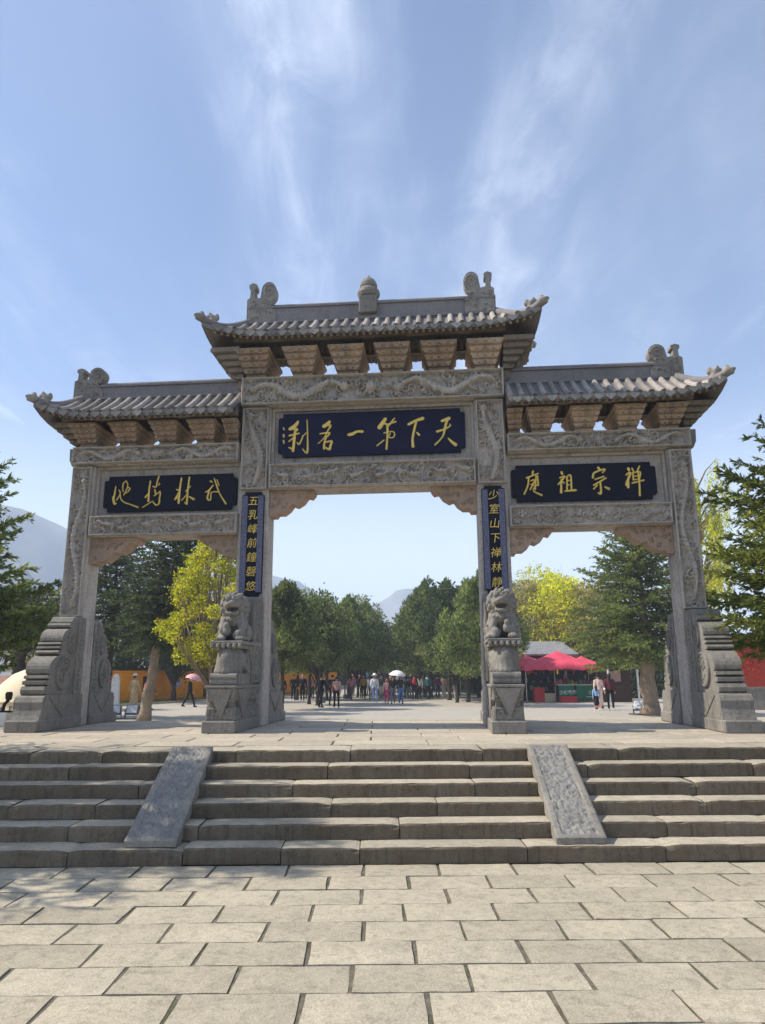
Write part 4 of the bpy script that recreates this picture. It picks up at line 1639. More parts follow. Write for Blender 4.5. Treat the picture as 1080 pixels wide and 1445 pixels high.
def seated_lion(mir):
    """front faces -Y, sits on z=0, about 0.66 m high; head turned slightly"""
    s = mir
    pr = [('e', (0, 0.13, 0.18), (0.20, 0.22, 0.18), 0), ('c', (0, 0.12, 0.18), (0, -0.02, 0.33), 0.17, 0.16, 0),
          ('e', (0, -0.07, 0.31), (0.185, 0.13, 0.12), 0),
          # broad head, heavy brow, gaping mouth
          ('e', (0.0, -0.10, 0.50), (0.165, 0.15, 0.145), 0), ('e', (0.0, -0.20, 0.545), (0.125, 0.085, 0.055), 0), ('e', (0.0, -0.235, 0.505), (0.115, 0.075, 0.05), 0),
          ('e', (0.0, -0.225, 0.385), (0.10, 0.065, 0.03), 0), ('e', (0.0, -0.26, 0.44), (0.095, 0.13, 0.035), -1),
          ('e', (0.0, -0.305, 0.53), (0.045, 0.03, 0.03), 0), ('e', (0.04, -0.30, 0.515), (0.025, 0.025, 0.02), 0), ('e', (-0.04, -0.30, 0.515), (0.025, 0.025, 0.02), 0)]
    for sx in (-1, 1):
        pr += [('e', (sx * 0.075, -0.255, 0.585), (0.036, 0.03, 0.03), 0), ('c', (sx * 0.03, -0.26, 0.62), (sx * 0.12, -0.22, 0.625), 0.022, 0.028, 0),
               ('c', (sx * 0.145, -0.08, 0.60), (sx * 0.19, -0.06, 0.53), 0.04, 0.03, 0), ('e', (sx * 0.08, -0.245, 0.405), (0.018, 0.018, 0.03), 0),
               ('c', (sx * 0.125, -0.08, 0.31), (sx * 0.14, -0.17, 0.16), 0.075, 0.056, 0), ('c', (sx * 0.14, -0.17, 0.16), (sx * 0.145, -0.17, 0.04), 0.055, 0.055, 0),
               ('e', (sx * 0.145, -0.225, 0.042), (0.068, 0.085, 0.045), 0),
               ('e', (sx * 0.18, 0.08, 0.13), (0.08, 0.16, 0.125), 0), ('e', (sx * 0.195, -0.05, 0.045), (0.062, 0.10, 0.045), 0)]
        for q in (-1, 0, 1):
            pr.append(('e', (sx * 0.145 + q * 0.040, -0.29, 0.036), (0.022, 0.032, 0.028), 0))
        for k in range(4):
            pr.append(('e', (sx * (0.17 + 0.012 * k), -0.02 - 0.03 * k, 0.30 - 0.035 * k), (0.035, 0.035, 0.03), 0))
    # rows of mane curls round the face and down the neck
    for ring_, (n_, rr, y) in enumerate(((11, 0.17, -0.13), (12, 0.195, -0.05), (12, 0.19, 0.04))):
        for k in range(n_):
            a = -0.75 + (math.pi + 1.5) * k / (n_ - 1) + 0.1 * ring_
            pr.append(('e', (rr * math.cos(a), y, 0.49 + rr * math.sin(a) * 0.98), (0.041, 0.045, 0.041), 0))
    # cub clinging to the chest, ball under the other paw, tail up the back
    pr += [('e', (0.07 * s, -0.20, 0.15), (0.06, 0.06, 0.075), 0), ('e', (0.075 * s, -0.235, 0.225), (0.045, 0.045, 0.042), 0), ('e', (-0.10 * s, -0.22, 0.085), (0.075, 0.075, 0.075), 0),
           ('c', (0, 0.30, 0.12), (0, 0.31, 0.46), 0.06, 0.07, 0), ('e', (0.0, -0.20, 0.30), (0.035, 0.03, 0.04), 0)]
    for k in range(11):
        a = -0.2 + k * (math.pi + 0.4) / 10
        pr.append(('e', (0.18 * math.cos(a), -0.07 - 0.135 * math.sin(a), 0.335 - 0.03 * math.sin(a)), (0.022, 0.022, 0.022), 0))
    return solid_mesh('lion', pr, M['lower'], 0.0135, 0.010, rough=(0.004, 70))


def pedestal_mesh(yf, yb, w, xo=0.0):
    """stepped, waisted plinth with a draped cloth point on its front; z from 0"""
    mb = MB()
    mb.bevbox(-w / 2, w / 2, yf, yb, 0, 0.17, 0.014)
    w2 = w * 0.88
    mb.frustum((-w2 / 2, w2 / 2, yf + 0.05, yb), 0.171, (-w2 / 2 * 0.93, w2 / 2 * 0.93, yf + 0.08, yb), 0.36)
    mb.frustum((-w2 / 2 * 0.78, w2 / 2 * 0.78, yf + 0.11, yb), 0.361, (-w2 / 2 * 0.78, w2 / 2 * 0.78, yf + 0.11, yb), 0.43)
    mb.frustum((-w2 / 2 * 0.86, w2 / 2 * 0.86, yf + 0.08, yb), 0.431, (-w2 / 2, w2 / 2, yf + 0.035, yb), 0.62)
    mb.bevbox(-w2 / 2 - 0.02, w2 / 2 + 0.02, yf + 0.02, yb, 0.621, 0.665, 0.010)
    return mb


def lion_thing(s, lab):
    xc = s * (A + W1 / 2)
    t = thing('stone_lion', lab, 'lion statue')
    t.location = (math.cos(GYAW) * xc, math.sin(GYAW) * xc, ZP + 0.001)
    t.rotation_euler = (0, 0, GYAW)
    yf, yb = -1.50, -0.06
    w = 0.50
    p = obj('pedestal', pedestal_mesh(yf, yb, w).mesh('pedestal', M['lower']), t)
    mb = MB()
    mb.add([(-0.18, yf + 0.012, 0.615), (0.18, yf + 0.012, 0.615), (0.02, yf + 0.035, 0.19), (-0.18, yf + 0.06, 0.615), (0.18, yf + 0.06, 0.615), (0.02, yf + 0.12, 0.19)], [(0, 1, 2), (5, 4, 3), (0, 2, 5, 3), (1, 4, 5, 2)])
    for sx in (-1, 1):
        X = sx * (w * 0.44 + 0.012)
        mb.add([(X, yf + 0.15, 0.615), (X, yf + 0.85, 0.615), (X + sx * 0.004, yf + 0.45, 0.19), (X - sx * .05, yf + 0.15, 0.615), (X - sx * .05, yf + 0.85, 0.615), (X - sx * 0.05, yf + 0.45, 0.19)], [(0, 1, 2), (5, 4, 3), (0, 2, 5, 3), (1, 4, 5, 2)])
    obj('draped_cloth', mb.mesh('draped_cloth', M['lower']), p)
    for (W_, z_, H_) in ((w * 0.80, 0.445, 0.165), (w * 0.78, 0.19, 0.155)):
        cv = Carve(W_, H_, 0.0115)
        cv.clouds(random.Random(int(z_ * 100 + s)), 16, 0.045, 0.014, 0.03)
        o = obj('carved_panel', cv.mesh('carved_panel', 0.03, M['lower'], 0.012, 3), p, (0, yf + (0.062 if z_ > 0.4 else 0.068), z_))
        for sx in (-1, 1):
            cv = Carve(1.20, H_, 0.013)
            cv.clouds(random.Random(int(z_ * 100 + s + 7 * sx)), 40, 0.05, 0.016, 0.03)
            o = obj('carved_panel', cv.mesh('carved_panel', 0.03, M['lower'], 0.012, 3), p, (sx * (w * 0.44 - 0.022), (yf + yb) / 2 + 0.05, z_))
            o.rotation_euler = (0, 0, sx * math.pi / 2)
    for sx in (-1, 1):
        cv = Carve(0.50, 1.30, 0.013)
        cv.clouds(random.Random(int(33 + s + 7 * sx)), 60, 0.055, 0.017, 0.035)
        o = obj('carved_panel', cv.mesh('carved_panel', 0.035, M['lower'], 0.015, 3), t, (sx * 0.215, yb - 0.27, 0.70))
        o.rotation_euler = (0, 0, sx * math.pi / 2)
    obj('lion_back', MB().box(-0.205, 0.205, yb - 0.74, yb - 0.08, 0.845, 1.204).box(-0.214, 0.214, yb - 0.50, yb - 0.08, 1.318, 2.0).mesh('lion_back', M['lower']), t)
    # scroll cushion
    mb = MB()
    for k in range(2):
        mb.tube([(-w * 0.40, yf + 0.17, 0.715 + 0.075 * k), (w * 0.40, yf + 0.17, 0.715 + 0.075 * k)], 0.052, 12)
    mb.box(-w * 0.40, w * 0.40, yf + 0.17, yb - 0.02, 0.667, 0.84)
    obj('scroll_cushion', mb.mesh('scroll_cushion', M['lower']), t)
    # drum stone with lotus flutes: a thick disc on edge, then its rim
    pr = [('e', (0, yf + 0.52, 1.03), (0.195, 0.36, 0.25), 0), ('c', (0, yf + 0.75, 0.9), (0, yf + 0.85, 1.25), 0.16, 0.18, 0)]
    for k in range(9):
        a = -1.2 + 2.4 * k / 8
        pr.append(('c', (0.20 * math.sin(a), yf + 0.50 - 0.335 * math.cos(a), 0.86), (0.15 * math.sin(a), yf + 0.54 - 0.26 * math.cos(a), 1.20), 0.035, 0.022, 0))
    for sx in (-1, 1):
        for k in range(5):
            pr.append(('e', (sx * 0.19, yf + 0.62 + 0.09 * math.cos(k * 1.257), 1.02 + 0.09 * math.sin(k * 1.257)), (0.035, 0.05, 0.05), 0))
    obj('drum_stone', solid_mesh('drum_stone', pr, M['lower'], 0.018, 0.03), t)
    mb = MB()
    mb.bevbox(-0.25, 0.25, yf + 0.22, yb - 0.05, 1.262, 1.318, 0.012)
    mb.bevbox(-0.225, 0.225, yf + 0.27, yb - 0.05, 1.205, 1.2615, 0.010)
    for k in range(6):
        mb.lathe([(0.01, -0.05), (0.035, -0.02), (0.03, 0.02), (0.01, 0.03)], (-0.21 + 0.084 * k, yf + 0.225, 1.25), 8)
    for sx in (-1, 1):
        mb.frustum((sx * 0.19 - 0.03, sx * 0.19 + 0.03, yf + 0.95, yb - 0.05), 0.842, (sx * 0.19 - 0.03, sx * 0.19 + 0.03, yf + 0.7, yb - 0.05), 1.254)
    obj('lion_slab', mb.mesh('lion_slab', M['lower']), t)
    l = obj('lion', seated_lion(s), t, (0.0 + 0.01 * s, yf + 0.66, 1.314))
    l.rotation_euler = (0, 0, -s * 0.10)
    l.scale = (1.02, 1.08, 1.10)
    # back board merging lion and post
    cv = Carve(0.46, 1.12, 0.016)
    r = random.Random(int(90 + s))
    cv.clouds(r, 70, 0.055, 0.02, 0.035)
    o = obj('cloud_backboard', cv.mesh('cloud_backboard', 0.035, M['lower'], 0.02, 9), t, (0, yb - 0.075, 0.85))
    mb = MB()
    mb.extrude_yz([(yb - 0.07, 0.67), (yb - 0.07, 2.05), (yb, 2.10), (yb, 0.67)], -0.235, 0.235)
    obj('backboard', mb.mesh('backboard', M['lower']), t)
    return t


lion_thing(-1, 'carved stone lion seated on a drum pedestal before the left inner post')
lion_thing(1, 'carved stone lion seated on a drum pedestal before the right inner post')


def buttress(xc, rear, lab, tall=1.78, y0=0.0):
    """drum buttress stone clasping a post; faces -Y (or +Y if rear)"""
    t = thing('buttress_stone', lab, 'buttress stone')
    yy = 0.0 if not rear else 0.45
    t.location = (math.cos(GYAW) * xc - math.sin(GYAW) * yy, math.sin(GYAW) * xc + math.cos(GYAW) * yy, ZP + 0.001)
    t.rotation_euler = (0, 0, GYAW + (math.pi if rear else 0))
    w = 0.38
    g = -0.004
    KY = 0.66 if rear and abs(xc) > 3 else 0.86
    mb = MB()
    mb.bevbox(-0.25, 0.25, -1.62 * KY, g, 0, 0.17, 0.014)
    mb.extrude_yz([(g, 0.171), (-1.50 * KY, 0.171), (-1.46 * KY, 0.24), (-1.43 * KY, 0.34), (-1.44 * KY, 0.43), (-1.40 * KY, 0.50), (-1.32 * KY, 0.53), (g, 0.53)], -0.225, 0.225)
    p = obj('plinth', mb.mesh('plinth', M['lower']), t)
    mb = MB()
    for sx in (-1, 1):
        X = sx * 0.227
        for (a, b) in (((-1.22 * KY, 0.50), (-0.72 * KY, 0.20)), ((-0.72 * KY, 0.20), (-0.22 * KY, 0.50))):
            mb.tube([(X, a[0], a[1]), (X, b[0], b[1])], 0.014, 5)
    tag(obj('carved_line', mb.mesh('carved_line', M['lower']), p), kind='stuff')
    # stepped body: bands, drum, bands, drum, cap
    prof = [(g, 0.531), (-1.29, 0.531), (-1.33, 0.56), (-1.34, 0.61), (-1.31, 0.66), (-1.20, 0.665), (-1.20, 0.677), (-1.30, 0.69), (-1.30, 0.74), (-1.20, 0.756), (-1.18, 0.766), (-1.27, 0.785), (-1.26, 0.82), (-1.17, 0.835)]
    for k in range(9):                       # lower drum
        a = math.radians(-10 + 100 * k / 8)
        prof.append((-0.80 - 0.43 * math.cos(a), 0.91 + 0.235 * math.sin(a)))
    prof += [(-0.88, 1.145), (-0.95, 1.155), (-0.985, 1.185), (-0.95, 1.215), (-0.86, 1.220), (-0.86, 1.232), (-0.95, 1.25), (-0.94, 1.28), (-0.84, 1.288), (-0.84, 1.298), (-0.92, 1.315), (-0.90, 1.345), (-0.82, 1.352)]
    for k in range(8):                       # upper drum
        a = math.radians(-5 + 95 * k / 7)
        prof.append((-0.53 - 0.33 * math.cos(a), 1.39 + 0.19 * math.sin(a)))
    prof += [(-0.58, 1.585), (-0.63, 1.60), (-0.645, 1.63), (-0.61, 1.665), (-0.545, 1.67), (-0.55, 1.69), (-0.50, tall - 0.02), (-0.42, tall), (g, tall)]
    prof = [(y_ * KY, z_) for y_, z_ in prof]
    mb = MB().extrude_yz(prof, -w / 2, w / 2)
    b_ = obj('stepped_body', mb.mesh('stepped_body', M['lower']), t)
    # drum faces and border strip on both sides
    for sx in (-1, 1):
        for (cy, cz, ry, rz) in ((-0.64 * KY / 0.86, 0.86, 0.24 * KY / 0.86, 0.26), (-0.46 * KY / 0.86, 1.36, 0.125 * KY / 0.86, 0.175)):
            r = random.Random(int(cy * 100 + sx))
            mb = MB()
            n = 28
            ring = lambda k, x: [(x, cy + ry * k * math.cos(2 * math.pi * i / n), cz + rz * k * math.sin(2 * math.pi * i / n)) for i in range(n)]
            X = sx * w / 2
            v = ring(1.0, X) + ring(0.98, X + sx * 0.035) + ring(0.90, X + sx * 0.042) + ring(0.86, X + sx * 0.026)
            f = []
            for j in range(3):
                f += [(j * n + i, j * n + (i + 1) % n, (j + 1) * n + (i + 1) % n, (j + 1) * n + i) for i in range(n)]
            f.append(tuple(range(3 * n, 4 * n)))
            mb.add(v, f)
            for k in range(16):
                a, q = r.uniform(0, 6.28), r.uniform(0, 0.68)
                R = r.uniform(0.02, 0.04)
                tt = np.linspace(0, 5.3, 8)
                mb.tube([(X + sx * 0.027, cy + ry * q * math.cos(a) + R * (1 - e / 7) * math.cos(e), cz + rz * q * math.sin(a) + R * (1 - e / 7) * math.sin(e)) for e in tt], 0.012, 5)
            obj('drum_face', mb.mesh('drum_face', M['lower']), b_)
        mb = MB()
        X = sx * w / 2
        mb.box(*sorted((X, X + sx * 0.016)), -0.28, -0.03, 0.535, tall - 0.05)
        r = random.Random(sx)
        for k in range(16):
            z = 0.6 + 1.08 * k / 15
            tt = np.linspace(0, 5, 8)
            mb.tube([(X + sx * 0.018, -0.16 + r.uniform(-.05, .05) + 0.05 * (1 - e / 7) * math.cos(e), z + 0.04 * (1 - e / 7) * math.sin(e)) for e in tt], 0.010, 5)
        obj('carved_border', mb.mesh('carved_border', M['lower']), b_)
    return t


buttress(-B - W2 / 2 + 0.09, False, 'stepped drum buttress stone in front of the far left post')
buttress(B + W2 / 2 + 0.04, False, 'stepped drum buttress stone in front of the far right post')
buttress(-B - W2 / 2, True, 'stepped drum buttress stone behind the far left post')
buttress(B + W2 / 2, True, 'stepped drum buttress stone behind the far right post')
buttress(-A - W1 / 2, True, 'carved buttress stone behind the left inner post')
buttress(A + W1 / 2, True, 'carved buttress stone behind the right inner post')

# ================================================================== TREES
def unit(v):
    return v / (np.linalg.norm(v, axis=-1, keepdims=True) + 1e-9)


def cards(P, Dv, L, Wd, g, fold=0.0):
    """diamond leaves: base P, direction Dv, lengths, widths -> verts, quads"""
    n = len(P)
    Dv = unit(Dv)
    side = unit(np.cross(Dv, unit(g.normal(size=(n, 3)))))
    L = np.broadcast_to(np.asarray(L, float), (n,))[:, None]
    Wd = np.broadcast_to(np.asarray(Wd, float), (n,))[:, None]
    v = np.stack([P, P + Dv * L * 0.45 + side * Wd / 2, P + Dv * L, P + Dv * L * 0.45 - side * Wd / 2], 1).reshape(-1, 3)
    f = np.arange(4 * n).reshape(n, 4)
    return v, f


def join(parts):
    V, Fs, o = [], [], 0
    for v, f in parts:
        V.append(v)
        Fs.append(f + o)
        o += len(v)
    return np.concatenate(V), np.concatenate(Fs)


def trunk_mesh(name, paths, mat, n=8):
    mb = MB()
    for pts, r0, r1 in paths:
        k = len(pts)
        if r0 > 0.1:      # knots and swellings on the main stem
            q = np.linspace(0, k - 1, 26)
            pts = [tuple(np.interp(q_, range(k), [p_[a] for p_ in pts]) + (0.10 * r0 * math.sin(q_ * 3.1 + a * 2) if a < 2 else 0) for a in range(3)) for q_ in q]
            rad = [(r0 + (r1 - r0) * i / 25) * (1 + 0.10 * math.sin(i * 2.3) + 0.06 * math.sin(i * 5.1)) * (1.25 if i == 0 else 1.0) for i in range(26)]
            mb.tube(pts, rad, 12)
        else:
            mb.tube(pts, [r0 + (r1 - r0) * i / (k - 1) for i in range(k)], n)
    return mb.mesh(name, mat, smooth=True)


def spruce_meshes(seed, H, R, base, nb, twig, per, mat, bark, lean=0.0, trunk_r=0.22, droop=0.25, dens=1.0, axis_bend=0.0, keep=None, top_pow=0.75):
    g = np.random.default_rng(seed)
    P, Dv, Ls = [], [], []
    limbs = []

    def ax(h):
        return np.array([lean * h + axis_bend * math.sin(h * 0.8), 0.03 * math.sin(h * 1.3), h])
    for b in range(nb):
        u = (b + g.uniform(0, 1)) / nb
        h = base + (H - base) * u
        az = b * 2.39996 + g.uniform(-0.4, 0.4)
        if keep is not None and not keep(az, h):
            continue
        Lb = R * (1 - u) ** top_pow * g.uniform(0.62, 1.12) * (0.55 + 0.45 * min(1, u / 0.12)) + 0.25
        el0 = 0.30 + 0.5 * u - 0.25 * (1 - u)
        out = np.array([math.cos(az), math.sin(az), 0])
        lat = np.array([-math.sin(az), math.cos(az), 0])
        o = ax(h)
        ns = max(4, int(Lb / 0.16 * dens))
        pts = []
        for i in range(ns + 1):
            s = i / ns
            z = Lb * (math.tan(el0 * 0.5) * s - droop * 1.6 * s * s * (1 - u * 0.7) + 0.22 * s ** 3)
            pts.append(o + out * Lb * s + np.array([0, 0, z]))
        pts = np.array(pts)
        if Lb > 0.6:
            limbs.append(([tuple(p) for p in pts[::max(1, ns // 4)]], 0.012 + 0.018 * Lb / 2, 0.006))
        for i in range(1, ns + 1):
            s = i / ns
            d = unit(pts[i] - pts[i - 1])
            P.append(pts[i - 1]); Dv.append(d); Ls.append(twig * 1.1)
            if s < 0.12:
                continue
            for sg in (-1, 1):
                ll = Lb * 0.42 * (1 - s * 0.8) * g.uniform(0.5, 1.1) + twig * 0.4
                dirn = unit(d * 0.75 + sg * lat * g.uniform(0.7, 1.1) + np.array([0, 0, g.uniform(-0.28, 0.12)]))
                nt = max(1, int(ll / (twig * 0.62)))
                for q in range(nt):
                    p = pts[i] + dirn * ll * (q / nt) + np.array([0, 0, -0.10 * (q / nt) ** 2 * ll])
                    P.append(p); Dv.append(dirn + g.normal(size=3) * 0.22); Ls.append(twig * g.uniform(0.7, 1.2))
                    if g.random() < 0.75:
                        P.append(p); Dv.append(dirn + g.normal(size=3) * 0.75 + np.array([0, 0, 0.1])); Ls.append(twig * g.uniform(0.5, 0.9))
    # leader
    for q in range(8):
        P.append(ax(H - 0.05 * q)); Dv.append(np.array([g.normal() * .5, g.normal() * .5, 1.0])); Ls.append(twig)
    P, Dv, Ls = np.array(P), unit(np.array(Dv)), np.array(Ls)
    parts = []
    n = len(P)
    for k in range(per):
        # needles round the twig
        t = g.uniform(0, 0.75, size=n)[:, None]
        perp = unit(np.cross(Dv, g.normal(size=(n, 3))))
        nd = Dv * 0.85 + perp * g.uniform(0.35, 0.8, size=n)[:, None]
        parts.append(cards(P + Dv * Ls[:, None] * t, nd, Ls * g.uniform(0.30, 0.55, size=n), 0.16 * Ls * g.uniform(0.6, 1.2, size=n), g))
    parts.append(cards(P, Dv, Ls * 1.05, 0.12 * Ls, g))
    V, Fq = join(parts)
    crown = np_mesh('crown', V, Fq, mat)
    paths = [([tuple(ax(h)) for h in np.linspace(0, H * 0.97, 12)], trunk_r, 0.02)] + limbs
    return crown, trunk_mesh('trunk', paths, bark, 7)


def leafy_meshes(seed, clumps, n, leaf, mat, bark, trunk_r=0.18, up=0.2, hang=0.0, fork=1.2, trunk=True):
    """clumps: (x, y, z, rx, rz) puffs of leaves carried on limbs that rise from the origin"""
    g = np.random.default_rng(seed)
    parts = []
    tot = sum(c[3] ** 2 * c[4] for c in clumps) ** 1.0
    paths = []
    for c in clumps:
        k = max(30, int(n * c[3] ** 2 * c[4] / tot))
        d = unit(g.normal(size=(k, 3)))
        rad = g.uniform(0.35, 1.0, size=k) ** 0.5
        lump = 1 + 0.28 * np.sin(d[:, 0] * 5 + c[0] * 7) * np.sin(d[:, 1] * 6 + c[1] * 5) + 0.22 * np.sin(d[:, 2] * 9 + c[2])
        P = np.array(c[:3]) + d * (rad * lump)[:, None] * np.array([c[3], c[3], c[4]])
        Dv = d * 0.8 + g.normal(size=(k, 3)) * 0.7 + np.array([0, 0, up - hang])
        parts.append(cards(P, Dv, leaf * g.uniform(0.7, 1.4, size=k), leaf * 0.55 * g.uniform(0.7, 1.3, size=k), g))
        if trunk:
            a = Vector((0, 0, fork * g.uniform(0.8, 1.2)))
            e = Vector(c[:3])
            mid = a.lerp(e, 0.5) + Vector((g.normal() * 0.1, g.normal() * 0.1, -0.1))
            paths.append(([tuple(a), tuple(mid), tuple(e)], trunk_r * 0.35, 0.015))
            for _ in range(3):
                q = e + Vector(tuple(g.normal(size=3))) * c[3] * 0.6
                paths.append(([tuple(mid.lerp(e, 0.5)), tuple(q)], trunk_r * 0.12, 0.008))
    V, Fq = join(parts)
    crown = np_mesh('crown', V, Fq, mat)
    paths.insert(0, ([(0, 0, -0.05), (0.02, 0, fork * 0.5), (0, 0.02, fork * 1.1), (0, 0, fork * 1.6)], trunk_r, trunk_r * 0.45))
    return crown, trunk_mesh('trunk', paths, bark, 7)


def juniper_meshes(seed, H, R, base, n):
    """dense upright tree: flame-shaped tufts packed round a stem"""
    g = np.random.default_rng(seed)
    parts = []
    tufts = []
    for k in range(64):
        u = g.uniform(0, 1) ** 0.9
        h = base + (H - base) * u * 0.88
        rad = R * (1 - u ** 1.9) ** 0.75 * g.uniform(0.35, 0.92) * (0.7 + 0.3 * min(1, u * 5))
        a = g.uniform(0, 6.283)
        tufts.append((rad * math.cos(a), rad * math.sin(a), h, R * g.uniform(0.14, 0.32) * (1.1 - 0.45 * u), H * g.uniform(0.06, 0.13)))
    tufts.append((0, 0, H * 0.90, R * 0.18, H * 0.10))
    for t in tufts:
        k = n // len(tufts)
        d = unit(g.normal(size=(k, 3)))
        P = np.array(t[:3]) + d * g.uniform(0.55, 1.0, size=k)[:, None] * np.array([t[3], t[3], t[4]])
        tap = np.clip(1 - (P[:, 2] - t[2]) / (t[4] * 1.15), 0.15, 1.3)
        P[:, 0] = t[0] + (P[:, 0] - t[0]) * tap
        P[:, 1] = t[1] + (P[:, 1] - t[1]) * tap
        Dv = d * 0.5 + g.normal(size=(k, 3)) * 0.35 + np.array([0, 0, 0.9])
        parts.append(cards(P, Dv, g.uniform(0.16, 0.34, size=k), g.uniform(0.07, 0.14, size=k), g))
    V, Fq = join(parts)
    crown = np_mesh('crown', V, Fq, M['juniper'])
    paths = [([(0, 0, -0.1), (0.03, 0, H * 0.3), (0, 0.02, H * 0.6), (0, 0, H * 0.92)], 0.15, 0.03)]
    for k in range(10):
        t = tufts[k]
        paths.append(([(0, 0, max(0.8, t[2] - 0.9)), t[:3]], 0.06, 0.02))
    return crown, trunk_mesh('trunk', paths, M['bark_dark'], 7)


def tree(name, label, crown, trunk, loc, rz=0.0, scale=1.0, group=None):
    t = thing(name, label, 'tree', tuple(loc), rz, group)
    if scale != 1.0:
        t.scale = (scale,) * 3 if isinstance(scale, (int, float)) else scale
    obj('trunk', trunk, t)
    obj('crown', crown, t)
    return t


# near spruces at the two picture edges
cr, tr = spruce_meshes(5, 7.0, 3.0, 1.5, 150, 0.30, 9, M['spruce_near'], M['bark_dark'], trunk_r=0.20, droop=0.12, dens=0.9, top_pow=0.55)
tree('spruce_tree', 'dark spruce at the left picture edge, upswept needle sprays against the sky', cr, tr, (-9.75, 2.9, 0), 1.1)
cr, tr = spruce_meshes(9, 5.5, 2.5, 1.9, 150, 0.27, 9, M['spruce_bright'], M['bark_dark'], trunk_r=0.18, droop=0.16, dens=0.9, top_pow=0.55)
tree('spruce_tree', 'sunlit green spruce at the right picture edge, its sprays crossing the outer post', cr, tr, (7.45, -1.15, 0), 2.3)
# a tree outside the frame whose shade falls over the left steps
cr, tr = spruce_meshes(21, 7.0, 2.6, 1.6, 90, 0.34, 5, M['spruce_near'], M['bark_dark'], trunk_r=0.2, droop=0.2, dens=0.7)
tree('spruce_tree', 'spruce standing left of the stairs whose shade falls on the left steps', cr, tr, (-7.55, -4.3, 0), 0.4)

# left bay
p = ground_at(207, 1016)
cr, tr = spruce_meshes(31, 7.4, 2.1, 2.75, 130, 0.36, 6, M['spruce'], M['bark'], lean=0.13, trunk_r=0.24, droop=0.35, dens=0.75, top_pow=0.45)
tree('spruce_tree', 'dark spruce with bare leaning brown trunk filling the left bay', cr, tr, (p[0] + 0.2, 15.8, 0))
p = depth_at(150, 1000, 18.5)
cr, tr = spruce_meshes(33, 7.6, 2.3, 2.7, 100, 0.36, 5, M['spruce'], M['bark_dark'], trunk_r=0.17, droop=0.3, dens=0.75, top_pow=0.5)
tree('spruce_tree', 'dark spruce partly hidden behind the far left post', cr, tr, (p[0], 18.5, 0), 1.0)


def puffs(seed, n, R, z0, z1, r):
    g = random.Random(seed)
    out = []
    for k in range(n):
        t = (k + 0.5) / n
        z = z0 + (z1 - z0) * t
        a = k * 2.4
        rad = R * math.sin(math.pi * (0.15 + 0.75 * t)) * g.uniform(0.3, 0.95)
        out.append((rad * math.cos(a), rad * math.sin(a), z, r * g.uniform(0.65, 1.2), r * g.uniform(0.5, 0.9)))
    return out


p = depth_at(296, 1000, 13.4)
cr, tr = leafy_meshes(3, puffs(3, 62, 1.95, 2.0, 6.5, 0.37), 22000, 0.095, M['yellow'], M['bark'], 0.12, 0.3)
tree('leafy_tree', 'bright yellow-green tree in new leaf in the left bay', cr, tr, (p[0], 13.4, 0))
p = depth_at(322, 1000, 21)
cr, tr = leafy_meshes(15, puffs(15, 30, 1.7, 1.9, 5.2, 0.5), 9000, 0.13, M['olive'], M['bark'], 0.12, 0.3)
tree('leafy_tree', 'lower olive-green tree behind the bright yellow-green one, partly hidden by the left lion', cr, tr, (p[0], 21, 0))
p = depth_at(245, 980, 36)
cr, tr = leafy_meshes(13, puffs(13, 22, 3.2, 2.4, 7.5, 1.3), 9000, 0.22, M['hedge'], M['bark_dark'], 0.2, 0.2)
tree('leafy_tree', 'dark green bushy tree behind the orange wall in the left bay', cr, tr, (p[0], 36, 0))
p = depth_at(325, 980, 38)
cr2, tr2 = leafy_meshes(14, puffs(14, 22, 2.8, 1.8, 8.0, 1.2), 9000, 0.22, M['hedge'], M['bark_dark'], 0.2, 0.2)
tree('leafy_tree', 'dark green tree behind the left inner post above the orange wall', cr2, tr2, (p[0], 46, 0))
# far left: dark limbs and olive-yellow bush
p = depth_at(22, 1000, 19)
mbp = [([(0, 0, 0), (0.05, 0, 1.2), (-0.05, 0, 2.4), (0.1, 0, 3.6)], 0.36, 0.16)]
for a, z, L in ((0.5, 1.5, 1.7), (0.35, 1.9, 1.9), (2.6, 2.2, 1.8), (0.9, 2.6, 1.6), (-0.5, 2.8, 1.5)):
    mbp.append(([(0, 0, z), (L * 0.5 * math.cos(a), 0.1, z + L * 0.18), (L * math.cos(a), 0.2, z + L * 0.62)], 0.12, 0.03))
tr = trunk_mesh('trunk', mbp, M['bark_dark'])
cr, _ = leafy_meshes(41, puffs(41, 16, 1.9, 2.9, 5.0, 0.8), 6000, 0.17, M['spruce'], M['bark_dark'], 0.1, 0.1, trunk=False)
tree('old_tree', 'old tree with thick black trunk and low limbs behind the cream tent', cr, tr, (p[0], 19, 0))
p = depth_at(62, 1000, 26)
cr, tr = leafy_meshes(43, puffs(43, 20, 2.0, 1.2, 5.4, 0.8), 8000, 0.17, M['olive'], M['bark_dark'], 0.12, 0.2)
tree('leafy_tree', 'olive-yellow tree beyond the tent, left of the far left post', cr, tr, (p[0], 26, 0))

